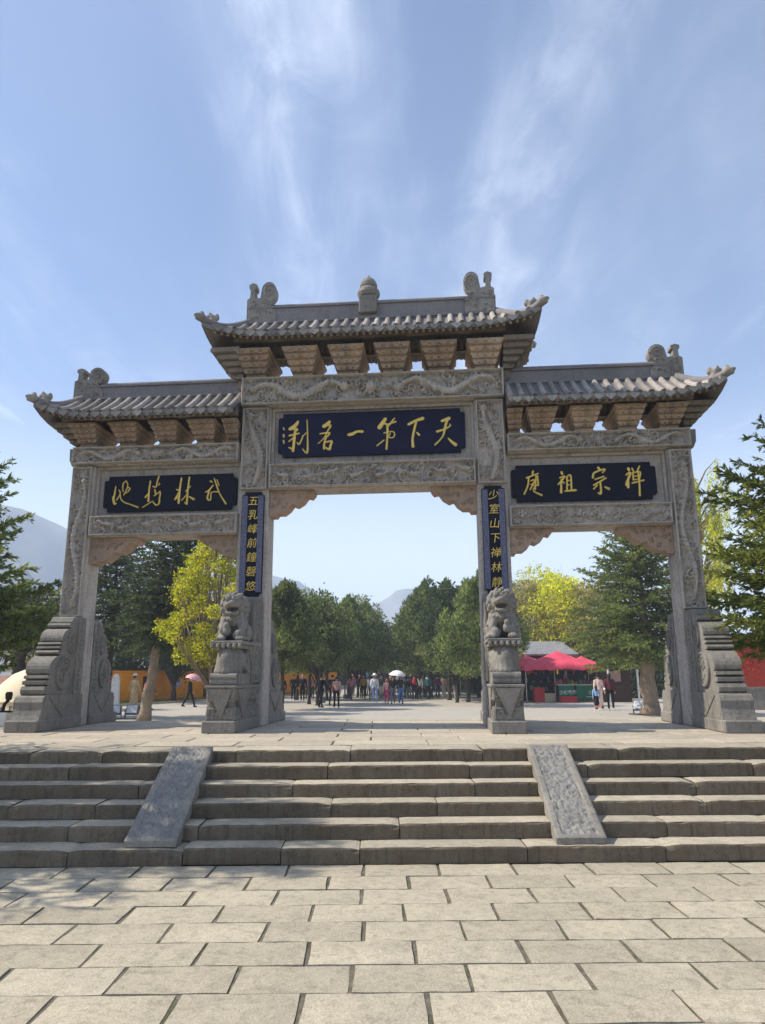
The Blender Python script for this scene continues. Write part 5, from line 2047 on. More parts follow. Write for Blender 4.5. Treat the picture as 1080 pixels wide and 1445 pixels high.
# right bay
p = ground_at(920, 1010)
cr, tr = spruce_meshes(61, 8.0, 3.0, 2.1, 140, 0.36, 6, M['spruce_near'], M['bark'], trunk_r=0.36, droop=0.28, dens=0.75, top_pow=0.5)
tree('spruce_tree', 'broad spruce with thick brown trunk filling the right bay', cr, tr, (p[0] + 0.1, p[1] + 0.3, 0), 0.6)
for i, (px, Y, R, z1, mk, seed, lab) in enumerate(((757, 50, 3.4, 9.0, 'olive', 71, 'olive-green tree rising behind the pink market canopy'), (800, 48, 3.3, 9.2, 'yellow', 72, 'yellow tree in blossom behind the market stalls'),
                                                   (722, 60, 3.0, 10.5, 'juniper', 73, 'tall green tree just right of the right inner post'), (850, 46, 3.0, 8.2, 'olive', 74, 'olive tree between the stalls and the broad spruce'),
                                                   (780, 58, 4.0, 11.0, 'lime', 75, 'pale lime tree far behind the stalls'))):
    p = depth_at(px, 980, Y)
    cr, tr = leafy_meshes(seed, puffs(seed, 26, R, 2.2, z1, R * 0.38), 11000, 0.24, M[mk], M['bark'], 0.2, 0.3)
    tree('leafy_tree', lab, cr, tr, (p[0], Y, 0))
# tall wispy willow right of the gate
p = depth_at(1005, 950, 30)
g = np.random.default_rng(8)
P, Dv = [], []
paths = [([(0, 0, 0), (0.1, 0, 4), (0, 0, 8), (0.3, 0, 12.5)], 0.32, 0.05)]
for k in range(46):
    a = g.uniform(0, 6.28)
    h = g.uniform(5.0, 12.4)
    L = g.uniform(0.8, 2.2)
    s = np.array([0.1, 0, h])
    e = s + np.array([L * math.cos(a), L * math.sin(a), g.uniform(0.6, 2.2)])
    paths.append(([tuple(s), tuple((s + e) / 2 + np.array([0, 0, .3])), tuple(e)], 0.07, 0.012))
    for q in range(9):
        b = s + (e - s) * g.uniform(0.35, 1)
        ln = g.uniform(0.7, 2.4)
        for w in range(int(ln / 0.06)):
            P.append(b + np.array([0.25 * math.cos(a + q) * (w * 0.06 / ln), 0.25 * math.sin(a + q) * (w * .06 / ln), -w * 0.06]) + g.normal(size=3) * 0.05)
            Dv.append(np.array([g.normal() * 0.6, g.normal() * 0.6, -0.8]))
V, Fq = cards(np.array(P), np.array(Dv), g.uniform(0.14, 0.28, size=len(P)), g.uniform(0.05, 0.09, size=len(P)), g)
tree('willow_tree', 'tall wispy yellow-green willow right of the far right post', np_mesh('crown', V, Fq, M['lime']), trunk_mesh('trunk', paths, M['bark'], 6), (p[0], 30, 0))

# avenue of junipers behind the gate
jun = [juniper_meshes(s, 10.0, 3.0, b, 17000) for s, b in ((101, 2.9), (102, 2.7), (103, 3.1), (104, 2.8))]
AV = [  # photo column, distance, height, label
    (398, 37, 9.6, 'tall dark juniper in the middle bay, nearest the left inner post'), (437, 44, 8.4, 'juniper second in the left avenue row'), (462, 50, 9.0, 'rounded juniper third in the left avenue row'),
    (492, 54, 10.2, 'pointed juniper fourth in the left avenue row, tallest beside the gap'), (515, 60, 10.4, 'juniper fifth in the left avenue row'), (530, 70, 9.4, 'small far juniper at the left edge of the avenue gap'),
    (420, 52, 9.0, 'juniper in the second rank behind the left avenue row'), (478, 64, 9.6, 'far juniper in the second rank of the left avenue'),
    (683, 40, 10.0, 'juniper on the right avenue row hidden partly by the right inner post'), (660, 46, 10.4, 'juniper second in the right avenue row'), (634, 50, 11.0, 'broad juniper third in the right avenue row'),
    (608, 56, 12.4, 'tallest juniper in the right avenue row'), (590, 63, 11.4, 'pointed juniper fifth in the right avenue row'), (573, 72, 9.4, 'small far juniper at the right edge of the avenue gap'),
    (646, 62, 11.6, 'far juniper in the second rank of the right avenue'), (676, 56, 11.0, 'juniper in the second rank behind the right inner post')]
for i, (px, dist, Hh, lab) in enumerate(AV):
    Y = dist - 12.08
    p = depth_at(px, 960, Y)
    c_, t_ = jun[(i % 2) * 2 if px < 545 else (i % 2) * 2 + 1]
    s = Hh / 10.0 * (0.68 if px < 410 else 0.74)
    zz = float(np.interp(Y, ys, zs))
    tree('juniper_tree', lab, c_, t_, (p[0], Y, zz - 0.05), i * 1.3, (s * 1.28, s * 1.28, s), 'junipers lining the avenue')
for i, (px, Y, R, z1, seed, mk, lab) in enumerate(((448, 30, 2.3, 6.0, 301, 'juniper', 'loose broadleaf tree among the left avenue junipers'), (645, 33, 2.4, 6.6, 302, 'hedge', 'dark broadleaf tree among the right avenue junipers'), (505, 46, 2.6, 7.4, 303, 'juniper', 'rounded broadleaf tree left of the avenue gap'))):
    p = depth_at(px, 980, Y)
    cr, tr = leafy_meshes(seed, puffs(seed, 26, R, 2.6, z1, R * 0.36), 9000, 0.2, M[mk], M['bark_dark'], 0.12, 0.3)
    tree('leafy_tree', lab, cr, tr, (p[0], Y, 0))
# closing the avenue far back
for i, (px, dist) in enumerate(((505, 92), (528, 100), (545, 112), (562, 112), (578, 98), (600, 90))):
    p = depth_at(px, 960, dist - 12)
    c_, t_ = jun[(i + 2) % 4]
    hgt = (0.62, 0.60, 0.42, 0.45, 0.62, 0.7)[i]
    tree('juniper_tree', ('distant juniper left of the avenue end', 'distant juniper close left of the avenue gap', 'lowest distant juniper left in the avenue gap', 'lowest distant juniper right in the avenue gap', 'distant juniper close right of the avenue gap', 'distant juniper right of the avenue end')[i],
         c_, t_, (p[0], dist - 12, 1.2), i * 0.9, hgt, 'junipers lining the avenue')
# low hedges that close the view under the crowns
def hedge(label, x0, y0, x1, y1, h, w, seed, z=0.0):
    g = np.random.default_rng(seed)
    L = math.hypot(x1 - x0, y1 - y0)
    n = int(L * 1500)
    t = g.uniform(0, 1, n)
    P = np.stack([x0 + (x1 - x0) * t + g.normal(size=n) * w * 0.3, y0 + (y1 - y0) * t + g.normal(size=n) * w * 0.3, z + h * g.uniform(0.02, 1, n) * (0.85 + 0.25 * np.sin(t * L * 1.3))], 1)
    V, Fq = cards(P, g.normal(size=(n, 3)) + np.array([0, 0, .4]), g.uniform(.15, .3, n), g.uniform(.1, .18, n), g)
    o = thing('hedge', label, 'hedge', (0, 0, 0))
    obj('foliage', np_mesh('foliage', V, Fq, M['hedge']), o)
    mb = MB()
    dx, dy = (x1 - x0) / L, (y1 - y0) / L
    for q in np.linspace(0.02, 0.98, max(3, int(L / 1.5))):
        mb.tube([(x0 + (x1 - x0) * q, y0 + (y1 - y0) * q, z), (x0 + (x1 - x0) * q + .1, y0 + (y1 - y0) * q, z + h * .8)], 0.04, 5)
    tag(obj('stems', mb.mesh('stems', M['bark_dark']), o), kind='stuff')


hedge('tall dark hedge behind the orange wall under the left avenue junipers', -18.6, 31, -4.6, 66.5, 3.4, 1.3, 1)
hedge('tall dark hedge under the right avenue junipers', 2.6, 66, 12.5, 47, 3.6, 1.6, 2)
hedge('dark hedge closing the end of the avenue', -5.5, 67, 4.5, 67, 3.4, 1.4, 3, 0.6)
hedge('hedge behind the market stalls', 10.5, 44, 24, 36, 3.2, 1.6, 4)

# ================================================================== BACKGROUND BUILDINGS
M['orange'] = plain('orange_limewash', (0.93, 0.34, 0.012), 0.85, 0, 0.2, 0.14, 1.2, 0.2)
M['redwall'] = plain('red_limewash', (0.46, 0.055, 0.03), 0.8, 0, 0.2, 0.16, 1.5, 0.2)
M['greytile'] = plain('grey_roof_tile', (0.20, 0.20, 0.20), 0.8, 0, 0.3, 0.2, 4, 0.3)
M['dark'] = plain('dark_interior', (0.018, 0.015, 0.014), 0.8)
M['timber'] = plain('dark_timber', (0.06, 0.03, 0.02), 0.6, 0, 0.3, 0.25, 6)
M['metal'] = plain('painted_metal', (0.10, 0.11, 0.12), 0.4, 0.6, 0.5)
M['steel'] = plain('pale_steel', (0.55, 0.55, 0.56), 0.4, 0.7, 0.5)
M['glass'] = plain('lamp_glass', (0.45, 0.48, 0.52), 0.12, 0.0, 0.8, 0.05)
M['cream'] = plain('cream_canvas', (0.74, 0.62, 0.42), 0.75, 0, 0.3, 0.06, 2)
M['pink'] = plain('pink_canopy_cloth', (0.66, 0.075, 0.12), 0.8, 0, 0.2, 0.22, 1.2, 0.3)
M['red'] = plain('red_paint', (0.55, 0.03, 0.025), 0.5, 0, 0.4, 0.2, 5)
M['green'] = plain('green_banner', (0.010, 0.17, 0.085), 0.6, 0, 0.3, 0.12, 3)
M['kerb'] = M['step']


def wall_between(name, label, cat, x0, y0, x1, y1, h, th, mat, cap=None, base=None, z=0.0):
    L = math.hypot(x1 - x0, y1 - y0)
    t = thing(name, label, cat, (x0, y0, z), math.atan2(y1 - y0, x1 - x0))
    b = base[0] if base else 0
    mb = MB().box(0, L, 0, th, b, h)
    obj('wall_face', mb.mesh('wall_face', mat), t)
    if base:
        obj('plinth', MB().box(0, L, -0.08, th + 0.08, 0, b - 0.002).mesh('plinth', base[1]), t)
        obj('plinth_cap', MB().bevbox(-0.01, L + 0.01, -0.12, -0.081, b - 0.12, b + 0.02, 0.01).mesh('plinth_cap', base[1]), t)
    if cap:
        mb = MB()
        mb.extrude_yz([(-0.14, h + 0.002), (th + 0.14, h + 0.002), (th + 0.14, h + 0.05), (th / 2, h + 0.22), (-0.14, h + 0.05)], 0, L)
        obj('tile_cap', mb.mesh('tile_cap', cap), t)
    return t, L


ow, OL = wall_between('orange_wall', 'long low orange limewashed wall behind the left bays', 'wall', -17.2, 29.0, -3.9, 63, 1.92, 0.25, M['orange'])
for i in range(34):          # pale coping tiles read as a dotted line along its top
    obj('coping_tile', MB().bevbox(i * OL / 34 + 0.01, (i + 1) * OL / 34 - 0.01, -0.07, 0.32, 1.922, 2.0, 0.01).mesh('coping_tile', M['orange']), ow)


def on_wall(u, z, name, me):
    return obj(name, me, ow, (u, 0, z))


def wall_u(px):
    d = ray(px, 965)
    # intersect the viewing ray with the wall line
    x0, y0, x1, y1 = -17.2, 29.0, -3.9, 63
    a = np.array([[d[0], -(x1 - x0)], [d[1], -(y1 - y0)]])
    s = np.linalg.solve(a, np.array([x0 - CAM[0], y0 - CAM[1]]))
    return s[1] * OL


on_wall(wall_u(206), 0.15, 'doorway', MB().box(-0.3, 0.3, -0.03, -0.002, 0, 1.5).mesh('doorway', M['dark']))
on_wall(wall_u(248), 0.95, 'notice_board', MB().bevbox(-0.55, 0.55, -0.05, -0.003, 0, 0.42, 0.01).mesh('notice_board', plain('violet_board', (0.33, 0.33, 0.62), 0.5)))
n_ = on_wall(wall_u(248), 1.10, 'notice_lines', MB().box(-0.42, 0.42, -0.056, -0.052, 0.0, 0.05).box(-0.42, 0.42, -0.056, -0.052, 0.1, 0.15).mesh('notice_lines', M['white']))
u = wall_u(296)
on_wall(u, 0.0, 'entrance_panel', MB().box(-0.75, 0.75, -0.08, -0.003, 0, 1.95).mesh('entrance_panel', M['timber']))
for k, ch in enumerate('少林武術'):
    on_wall(u, 1.66 - 0.28 * k, 'character', text_mesh(ch, 0.27, 0.004, M['white'], 0.006)).location.y = -0.09
mb = MB()
for k in range(34):
    mb.bevbox(k * OL / 34, (k + 1) * OL / 34 - 0.03, -1.9, -1.7, 0, 0.12, 0.015)
kb = tag(obj('verge_kerb', mb.mesh('verge_kerb', M['slab']), None, (-17.2, 29.0, 0), math.atan2(34, 13.3)), kind='structure')
g = np.random.default_rng(2)
n = 5000
P = np.stack([g.uniform(0, OL, n), g.uniform(-1.6, -0.2, n), g.uniform(0, 0.25, n) ** 1.5 + 0.02], 1)
V, Fq = cards(P, g.normal(size=(n, 3)) * .6 + np.array([0, 0, .8]), g.uniform(.1, .22, n), g.uniform(.05, .09, n), g)
tag(obj('ground_cover', np_mesh('ground_cover', V, Fq, M['olive']), None, (-17.2, 29.0, 0), math.atan2(34, 13.3)), 'low green planting along the foot of the orange wall', 'ground cover', kind='stuff')

# red relief wall on the right
rw, RL_ = wall_between('red_wall', 'red limewashed relief wall on a grey plinth at the right picture edge', 'wall', 16.3, 22.0, 30, 19.5, 3.2, 0.3, M['redwall'], M['greytile'], (1.0, M['lower']))
mb = MB()
r = random.Random(6)
for k in range(60):
    cx, cz, R = r.uniform(0.4, 9.5), r.uniform(1.25, 3.0), r.uniform(0.12, 0.35)
    tt = np.linspace(0, 6.2, 12)
    a0 = r.uniform(0, 6)
    mb.tube([(cx + R * (1 - e / 8) * math.cos(e + a0), -0.005, cz + R * (1 - e / 8) * math.sin(e + a0)) for e in tt], 0.035, 5)
obj('cloud_relief', mb.mesh('cloud_relief', M['redwall'], smooth=True), rw)

# grey-roofed kiosk behind the stalls
p = depth_at(748, 985, 41)
k_ = thing('kiosk', 'small dark kiosk with pale grey pitched roof behind the pink canopy', 'kiosk', (p[0], 39, 0))
obj('wall', MB().box(-2.0, 2.4, 0, 3, 0, 2.9).mesh('wall', M['timber']), k_)
mb = MB()
mb.add([(-3.0, -0.9, 3.0), (2.9, -0.9, 3.0), (2.3, 1.5, 3.95), (-3.0, 1.5, 3.95), (-3.0, -0.9, 2.9), (2.9, -0.9, 2.9), (2.3, 1.5, 3.85), (-3.0, 1.5, 3.85)], [(0, 1, 2, 3), (7, 6, 5, 4), (0, 4, 5, 1), (1, 5, 6, 2), (2, 6, 7, 3), (3, 7, 4, 0)])
mb.add([(2.9, -0.9, 3.0), (2.9, 3.6, 3.0), (2.3, 1.5, 3.94)], [(0, 1, 2)])
mb.add([(2.9, 3.6, 3.0), (-3, 3.6, 3.0), (-3, 1.5, 3.93), (2.3, 1.5, 3.93)], [(0, 1, 2, 3)])
obj('roof', mb.mesh('roof', plain('pale_grey_roof', (0.24, 0.24, 0.24), 0.8, 0, 0.2, 0.2, 3)), k_)
obj('doorway', MB().box(-0.6, 0.6, -0.03, -0.002, 0, 2.0).mesh('doorway', M['dark']), k_)


def canopy(label, cx, cy, w, d, h0, h1, seed, group='pink market canopies', poles=True):
    t = thing('market_canopy', label, 'canopy', (cx, cy, 0), 0, group)
    nx, ny = 22, 14
    v, f = [], []
    r = random.Random(seed)
    for j in range(ny + 1):
        for i in range(nx + 1):
            u, q = i / nx * 2 - 1, j / ny * 2 - 1
            e = max(abs(u), abs(q))
            z = h0 + (h1 - h0) * (1 - e) ** 0.85
            sag = -0.10 * math.sin(math.pi * (1 - e)) - 0.06 * (1 - abs(abs(u) - abs(q)))
            z += sag + 0.03 * math.sin(u * 9 + seed) * e
            v.append((u * w / 2, q * d / 2, z))
    W_ = nx + 1
    for j in range(ny):
        for i in range(nx):
            f.append((j * W_ + i, j * W_ + i + 1, (j + 1) * W_ + i + 1, (j + 1) * W_ + i))
    ring = [i for i in range(nx + 1)] + [j * W_ + nx for j in range(1, ny + 1)] + [ny * W_ + i for i in range(nx - 1, -1, -1)] + [j * W_ for j in range(ny - 1, 0, -1)]
    o0 = len(v)
    n = len(ring)
    for a, q in enumerate(ring):
        x, y, z = v[q]
        v.append((x * 1.01, y * 1.01, z - 0.16 - 0.09 * abs(math.sin(a * 1.1))))
    for a in range(n):
        f.append((ring[a], ring[(a + 1) % n], o0 + (a + 1) % n, o0 + a))
    obj('cloth', MB().add(v, f).mesh('cloth', M['pink'], smooth=True), t)
    for sx in (-1, 1):
        for sy in (-1, 1):
            obj('pole', MB().tube([(sx * w * 0.47, sy * d * 0.47, 0), (sx * w * 0.47, sy * d * 0.47, h0 - 0.02)], 0.025, 7).mesh('pole', M['steel']), t)
    return t


YS = 33.5
sx_ = lambda px, y=965, Y=YS: float(depth_at(px, y, Y)[0])
canopy('large pink market canopy with scalloped edge beside the broad spruce', sx_(792), YS + 0.6, 5.0, 3.4, 2.15, 3.15, 1)
canopy('pink market canopy partly hidden behind the right stone lion', sx_(742), YS + 2.2, 4.2, 3.2, 2.2, 3.2, 2)
canopy('small pink canopy just left of the right inner post', sx_(668, 965, 50), 50, 2.6, 2.6, 2.3, 3.1, 3)
canopy('faded pink canopy half hidden in the spruce branches', sx_(842), YS + 3.0, 3.0, 3.0, 2.15, 2.9, 4)


def counter(label, px0, px1, Y, mat, h, txt=None, group='market counters'):
    x0, x1 = sx_(px0, 980, Y), sx_(px1, 980, Y)
    t = thing('market_counter', label, 'counter', ((x0 + x1) / 2, Y, 0), 0, group)
    w = x1 - x0
    obj('table_top', MB().bevbox(-w / 2 - .05, w / 2 + .05, -0.05, 0.85, h, h + 0.05, 0.01).mesh('table_top', M['white']), t)
    obj('front_banner', MB().box(-w / 2, w / 2, -0.02, 0.0, 0.12, h - 0.002).mesh('front_banner', mat), t)
    for sx in (-1, 1):
        for y in (0.06, 0.78):
            obj('leg', MB().box(sx * (w / 2 - .06) - .025, sx * (w / 2 - .06) + .025, y - .025, y + .025, 0, h - 0.003).mesh('leg', M['metal']), t)
    if txt:
        n = len(txt)
        for i, ch in enumerate(txt):
            obj('character', text_mesh(ch, 0.27, 0.003, M['white'], 0.006), t, (w * 0.08 + (i - (n - 1) / 2) * 0.26, -0.026, h * 0.55))
        obj('banner_line', MB().box(-w * 0.2, w * 0.34, -0.024, -0.0205, h * 0.28, h * 0.32).mesh('banner_line', M['white']), t)
    return t


counter('market counter with short green banner and white characters left of the long one', 789, 811, YS - 0.3, M['green'], 0.98, '少林香茶')
counter('market counter with long green banner and white characters nearest the shoppers', 814, 858, YS - 0.3, M['green'], 0.98, '少林寺')
# red crates and goods
def crate(label, px, Y, w, h, mat, cat='crate', z=0.0):
    x = sx_(px, 985, Y)
    t = thing('crate', label, cat, (x, Y, z))
    mb = MB().box(-w / 2, w / 2, 0, 0.03, 0, h).box(-w / 2, w / 2, 0.47, 0.5, 0, h).box(-w / 2, -w / 2 + .03, 0.031, 0.469, 0, h).box(w / 2 - .03, w / 2, 0.031, 0.469, 0, h).box(-w / 2 + .031, w / 2 - .031, 0.031, 0.469, 0.0, 0.04)
    obj('body', mb.mesh('body', mat), t)
    obj('rim', MB().box(-w / 2 - .02, w / 2 + .02, -0.025, -0.001, h - 0.08, h).mesh('rim', mat), t)
    return t, x


crate('red box standing on the ground left of the green counters', 762, YS - 0.2, 0.62, 0.85, M['red'])
crate('low red crate in front of the short green counter', 803, YS - 0.9, 1.0, 0.34, M['red'])
t, x = crate('pale goods box between the red box and the counters', 776, YS + 0.1, 0.7, 0.5, M['cream'])
cl = [(0.30, 0.04, 0.03), (0.5, 0.35, 0.08), (0.35, 0.32, 0.3), (0.08, 0.2, 0.1), (0.5, 0.1, 0.05)]
gm = [plain('goods_%d' % i, c, 0.5, 0, 0.4, 0.2, 9) for i, c in enumerate(cl)]
r = random.Random(5)
names = ['red', 'ochre', 'grey', 'green', 'orange-red']
for i in range(12):
    px = 786 + i * 5.6
    x = sx_(px, 965, YS + 0.1)
    mi = r.randrange(5)
    h = r.uniform(0.14, 0.34)
    mb = MB().lathe([(0.09, 0), (0.115, 0.02), (0.12, h * 0.6), (0.07, h * 0.85), (0.05, h)], (0, 0, 0), 10)
    o = obj('goods_jar', mb.mesh('goods_jar', [gm[mi]]), None, (x, YS + 0.1 + 0.12 * (i % 3), 1.031))
    tag(o, 'small %s jar on the market counters, number %s from the left' % (names[mi], ['one', 'two', 'three', 'four', 'five', 'six', 'seven', 'eight', 'nine', 'ten', 'eleven', 'twelve'][i]), 'jar', 'jars on the counters')
# shelves in the dark back of the stall
t = thing('goods_shelf', 'dark shelf full of wares at the back of the pink canopy stall', 'shelf', (sx_(795, 965, YS + 2.6), YS + 2.6, 0))
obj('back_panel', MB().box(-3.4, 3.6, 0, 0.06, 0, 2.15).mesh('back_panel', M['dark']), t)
for z in (0.6, 1.1, 1.6):
    obj('shelf_board', MB().box(-3.4, 3.6, -0.35, -0.001, z, z + 0.03).mesh('shelf_board', M['timber']), t)
for i in range(40):
    z = (0.632, 1.132, 1.632)[i % 3]
    x = -3.2 + 6.6 * (i / 40)
    h = r.uniform(0.12, 0.34)
    obj('ware', MB().bevbox(x, x + r.uniform(0.1, 0.2), -0.3, -0.1, z, z + h, 0.015).mesh('ware', gm[r.randrange(5)]), t)
# red lantern
x = sx_(751, 942, YS)
t = thing('red_lantern', 'round red paper lantern hanging under the left pink canopy', 'lantern', (x, YS + 0.4, 1.72))
obj('shade', MB().lathe([(0.09, 0), (0.17, 0.06), (0.2, 0.17), (0.17, 0.29), (0.09, 0.35)], (0, 0, 0), 12).mesh('shade', M['red'], smooth=True), t)
obj('cord', MB().tube([(0, 0, 0.35), (0, 0, 0.52)], 0.01, 5).mesh('cord', M['dark']), t)
# timber booth with a pale post right of the stalls
x = sx_(882, 985, 31)
t = thing('timber_booth', 'dark timber booth with pale corner posts left of the spruce trunk', 'booth', (x, 31, 0))
obj('back_wall', MB().box(-0.9, 0.9, 1.4, 1.5, 0, 2.1).mesh('back_wall', M['timber']), t)
for sx in (-1, 1):
    obj('post', MB().bevbox(sx * 0.85 - .05, sx * 0.85 + .05, 0, 0.1, 0, 2.15, 0.008).mesh('post', M['white']), t)
obj('roof', MB().box(-1.1, 1.1, -0.3, 1.7, 2.16, 2.26).mesh('roof', M['timber']), t)
obj('counter', MB().box(-0.79, 0.79, 0.02, 0.5, 0.85, 0.92).mesh('counter', M['timber']), t)
obj('poster', MB().box(-0.5, 0.3, 1.37, 1.398, 1.2, 1.8).mesh('poster', plain('poster_pink', (0.55, 0.35, 0.30), 0.6)), t)

# cream dome tent at far left
x, Y = float(depth_at(62, 1000, 11.0)[0]), 11.0
t = thing('dome_tent', 'cream dome tent at the left picture edge behind the buttress stone', 'tent', (x, Y, 0))
obj('canvas', MB().lathe([(1.45, 0), (1.47, 0.55), (1.42, 1.0), (1.25, 1.42), (0.92, 1.72), (0.45, 1.92), (0.05, 1.98)], (0, 0, 0), 36).mesh('canvas', M['cream'], smooth=True), t)
obj('seam_band', MB().lathe([(1.475, 0.90), (1.48, 0.92), (1.455, 0.985), (1.44, 0.99)], (0, 0, 0), 36).mesh('seam_band', M['cream']), t)
for i, ch in enumerate('FAF'):
    a = math.radians(-128 + i * 13)
    o = obj('letter', text_mesh(ch, 0.22, 0.004, M['timber'], 0.004), t, (1.50 * math.cos(a), 1.50 * math.sin(a), 0.72))
    o.rotation_euler = (0, 0, a + math.pi / 2)
# reddish rocks behind it
g = np.random.default_rng(4)
M['redrock'] = stone('red_rock', (0.42, 0.22, 0.15), (0.34, 0.2, 0.15), (0.15, 0.09, 0.07), 1.5, 0.5, bump=0.8)
for i, (px, s, lab) in enumerate(((6, 1.2, 'reddish boulder behind the cream tent at the picture edge'), (36, 0.9, 'smaller reddish boulder behind the cream tent'))):
    pr = [('e', (0, 0, 0.5), (1.0, 0.8, 0.75), 0), ('e', (0.6, 0.1, 0.35), (0.7, 0.6, 0.5), 0), ('e', (-0.5, 0.1, 0.7), (0.6, 0.6, 0.6), 0)]
    p = depth_at(px, 985, 15.5)
    o = obj('boulder', solid_mesh('boulder', pr, M['redrock'], 0.09, 0.15, rough=(0.05, 7)), None, (p[0], 15.5, 0.2), i * 1.1, s)
    tag(o, lab, 'boulder')
# white stone marker half hidden by the left post
p = ground_at(161, 1002)
t = thing('stone_marker', 'slim white stone marker beside the far left post', 'marker', (p[0], p[1], 0))
obj('shaft', MB().frustum((-0.22, 0.22, -0.15, 0.15), 0.13, (-0.16, 0.16, -0.11, 0.11), 1.55).mesh('shaft', M['white']), t)
obj('head', MB().lathe([(0.16, 1.551), (0.18, 1.6), (0.12, 1.72), (0.02, 1.78)], (0, 0, 0), 12).mesh('head', M['white'], smooth=True), t)
obj('base', MB().bevbox(-0.3, 0.3, -0.22, 0.22, 0, 0.128, 0.015).mesh('base', M['white']), t)

# ---- lamps


def floodlight(label, px, py, Y, rz, z=0.0, group='floodlights on the ground', tilt=0.5):
    x = float(depth_at(px, py, Y)[0])
    t = thing('floodlight', label, 'floodlight', (x, Y, z), rz, group)
    obj('foot', MB().bevbox(-0.42, 0.42, -0.14, 0.14, 0, 0.05, 0.01).mesh('foot', M['metal']), t)
    mb = MB()
    for sx in (-1, 1):
        obj('yoke_arm', MB().box(sx * 0.27 - 0.015, sx * 0.27 + 0.015, -0.03, 0.03, 0.051, 0.36).mesh('yoke_arm', M['metal']), t)
    o = obj('housing', MB().frustum((-0.25, 0.25, -0.10, 0.02), 0, (-0.25, 0.25, -0.13, 0.05), 0.36).mesh('housing', M['metal']), t, (0, 0.02, 0.17))
    o.rotation_euler = (-tilt, 0, 0)
    obj('lens', MB().add([(-0.21, -0.108, 0.03), (0.21, -0.108, 0.03), (0.21, -0.136, 0.33), (-0.21, -0.136, 0.33)], [(0, 1, 2, 3)]).mesh('lens', M['glass']), o)
    return t


floodlight('left of two black floodlights on the ground behind the far left post', 161, 1010, 17.4, 0.15)
floodlight('right of two black floodlights on the ground, nearer the leaning trunk', 186, 1010, 17.4, -0.1)
floodlight('floodlight with pale lens facing left at the foot of the thick spruce trunk', 903, 1008, 18.4, -0.9)
x, Y = -6.3, 0.75
t = thing('spot_lamp', 'black spot lamp on a white block beside the far left buttress stone', 'lamp', (x, Y, ZP))
obj('block', MB().bevbox(-0.13, 0.13, -0.13, 0.13, 0, 0.22, 0.012).mesh('block', M['white']), t)
obj('foot', MB().bevbox(-0.14, 0.14, -0.06, 0.06, 0.221, 0.25, 0.005).mesh('foot', M['dark']), t)
obj('stem', MB().tube([(0, 0, 0.25), (0.02, 0, 0.36), (0.08, 0, 0.42)], 0.03, 8).mesh('stem', M['dark']), t)
obj('head', MB().lathe([(0.035, 0), (0.05, 0.02), (0.06, 0.1), (0.045, 0.14)], (0.08, 0, 0.42), 12).mesh('head', M['dark'], smooth=True), t)


def street_lamp(label, px, Y, H, kind):
    x = float(depth_at(px, 965, Y)[0])
    t = thing('street_lamp', label, 'lamp post', (x, Y, 0))
    obj('base', MB().lathe([(0.13, 0), (0.12, 0.3), (0.06, 0.36)], (0, 0, 0), 12).mesh('base', M['metal']), t)
    obj('pole', MB().tube([(0, 0, 0.3), (0, 0, H)], [0.055, 0.035], 8).mesh('pole', M['steel' if kind == 2 else 'metal']), t)
    if kind == 2:
        for sx in (-1, 1):
            obj('arm', MB().tube([(0, 0, H - 0.05), (sx * 0.45, 0, H - 0.02), (sx * 0.75, 0, H + 0.06)], 0.025, 6).mesh('arm', M['steel']), t)
            pr = MB().lathe([(0.02, -0.1), (0.16, -0.04), (0.19, 0.04), (0.12, 0.14), (0.03, 0.17)], (sx * 0.78, 0, H + 0.1), 12)
            obj('lamp_head', pr.mesh('lamp_head', M['white'], smooth=True), t)
    else:
        obj('lamp_frame', MB().bevbox(-0.24, 0.24, -0.2, 0.2, H, H + 0.06, 0.01).bevbox(-0.26, 0.26, -0.22, 0.22, H + 0.58, H + 0.66, 0.01).mesh('lamp_frame', M['timber']), t)
        obj('lamp_shade', MB().bevbox(-0.21, 0.21, -0.17, 0.17, H + 0.061, H + 0.579, 0.01).mesh('lamp_shade', plain('lantern_paper', (0.75, 0.55, 0.42), 0.6)), t)
    return t


street_lamp('two-armed pale street lamp left of the avenue', 457, 34, 3.0, 2)
street_lamp('dark lamp post with square lantern left of the avenue', 487, 42, 3.7, 1)
p = depth_at(626, 965, 44)
t = thing('white_pole', 'slim white pole beside the right avenue trees', 'pole', (p[0], 44, 0))
obj('shaft', MB().tube([(0, 0, 0.1), (0, 0, 3.0)], [0.05, 0.04], 8).mesh('shaft', M['white']), t)
obj('base_plate', MB().lathe([(0.12, 0), (0.12, 0.08), (0.06, 0.12)], (0, 0, 0), 10).mesh('base_plate', M['white']), t)

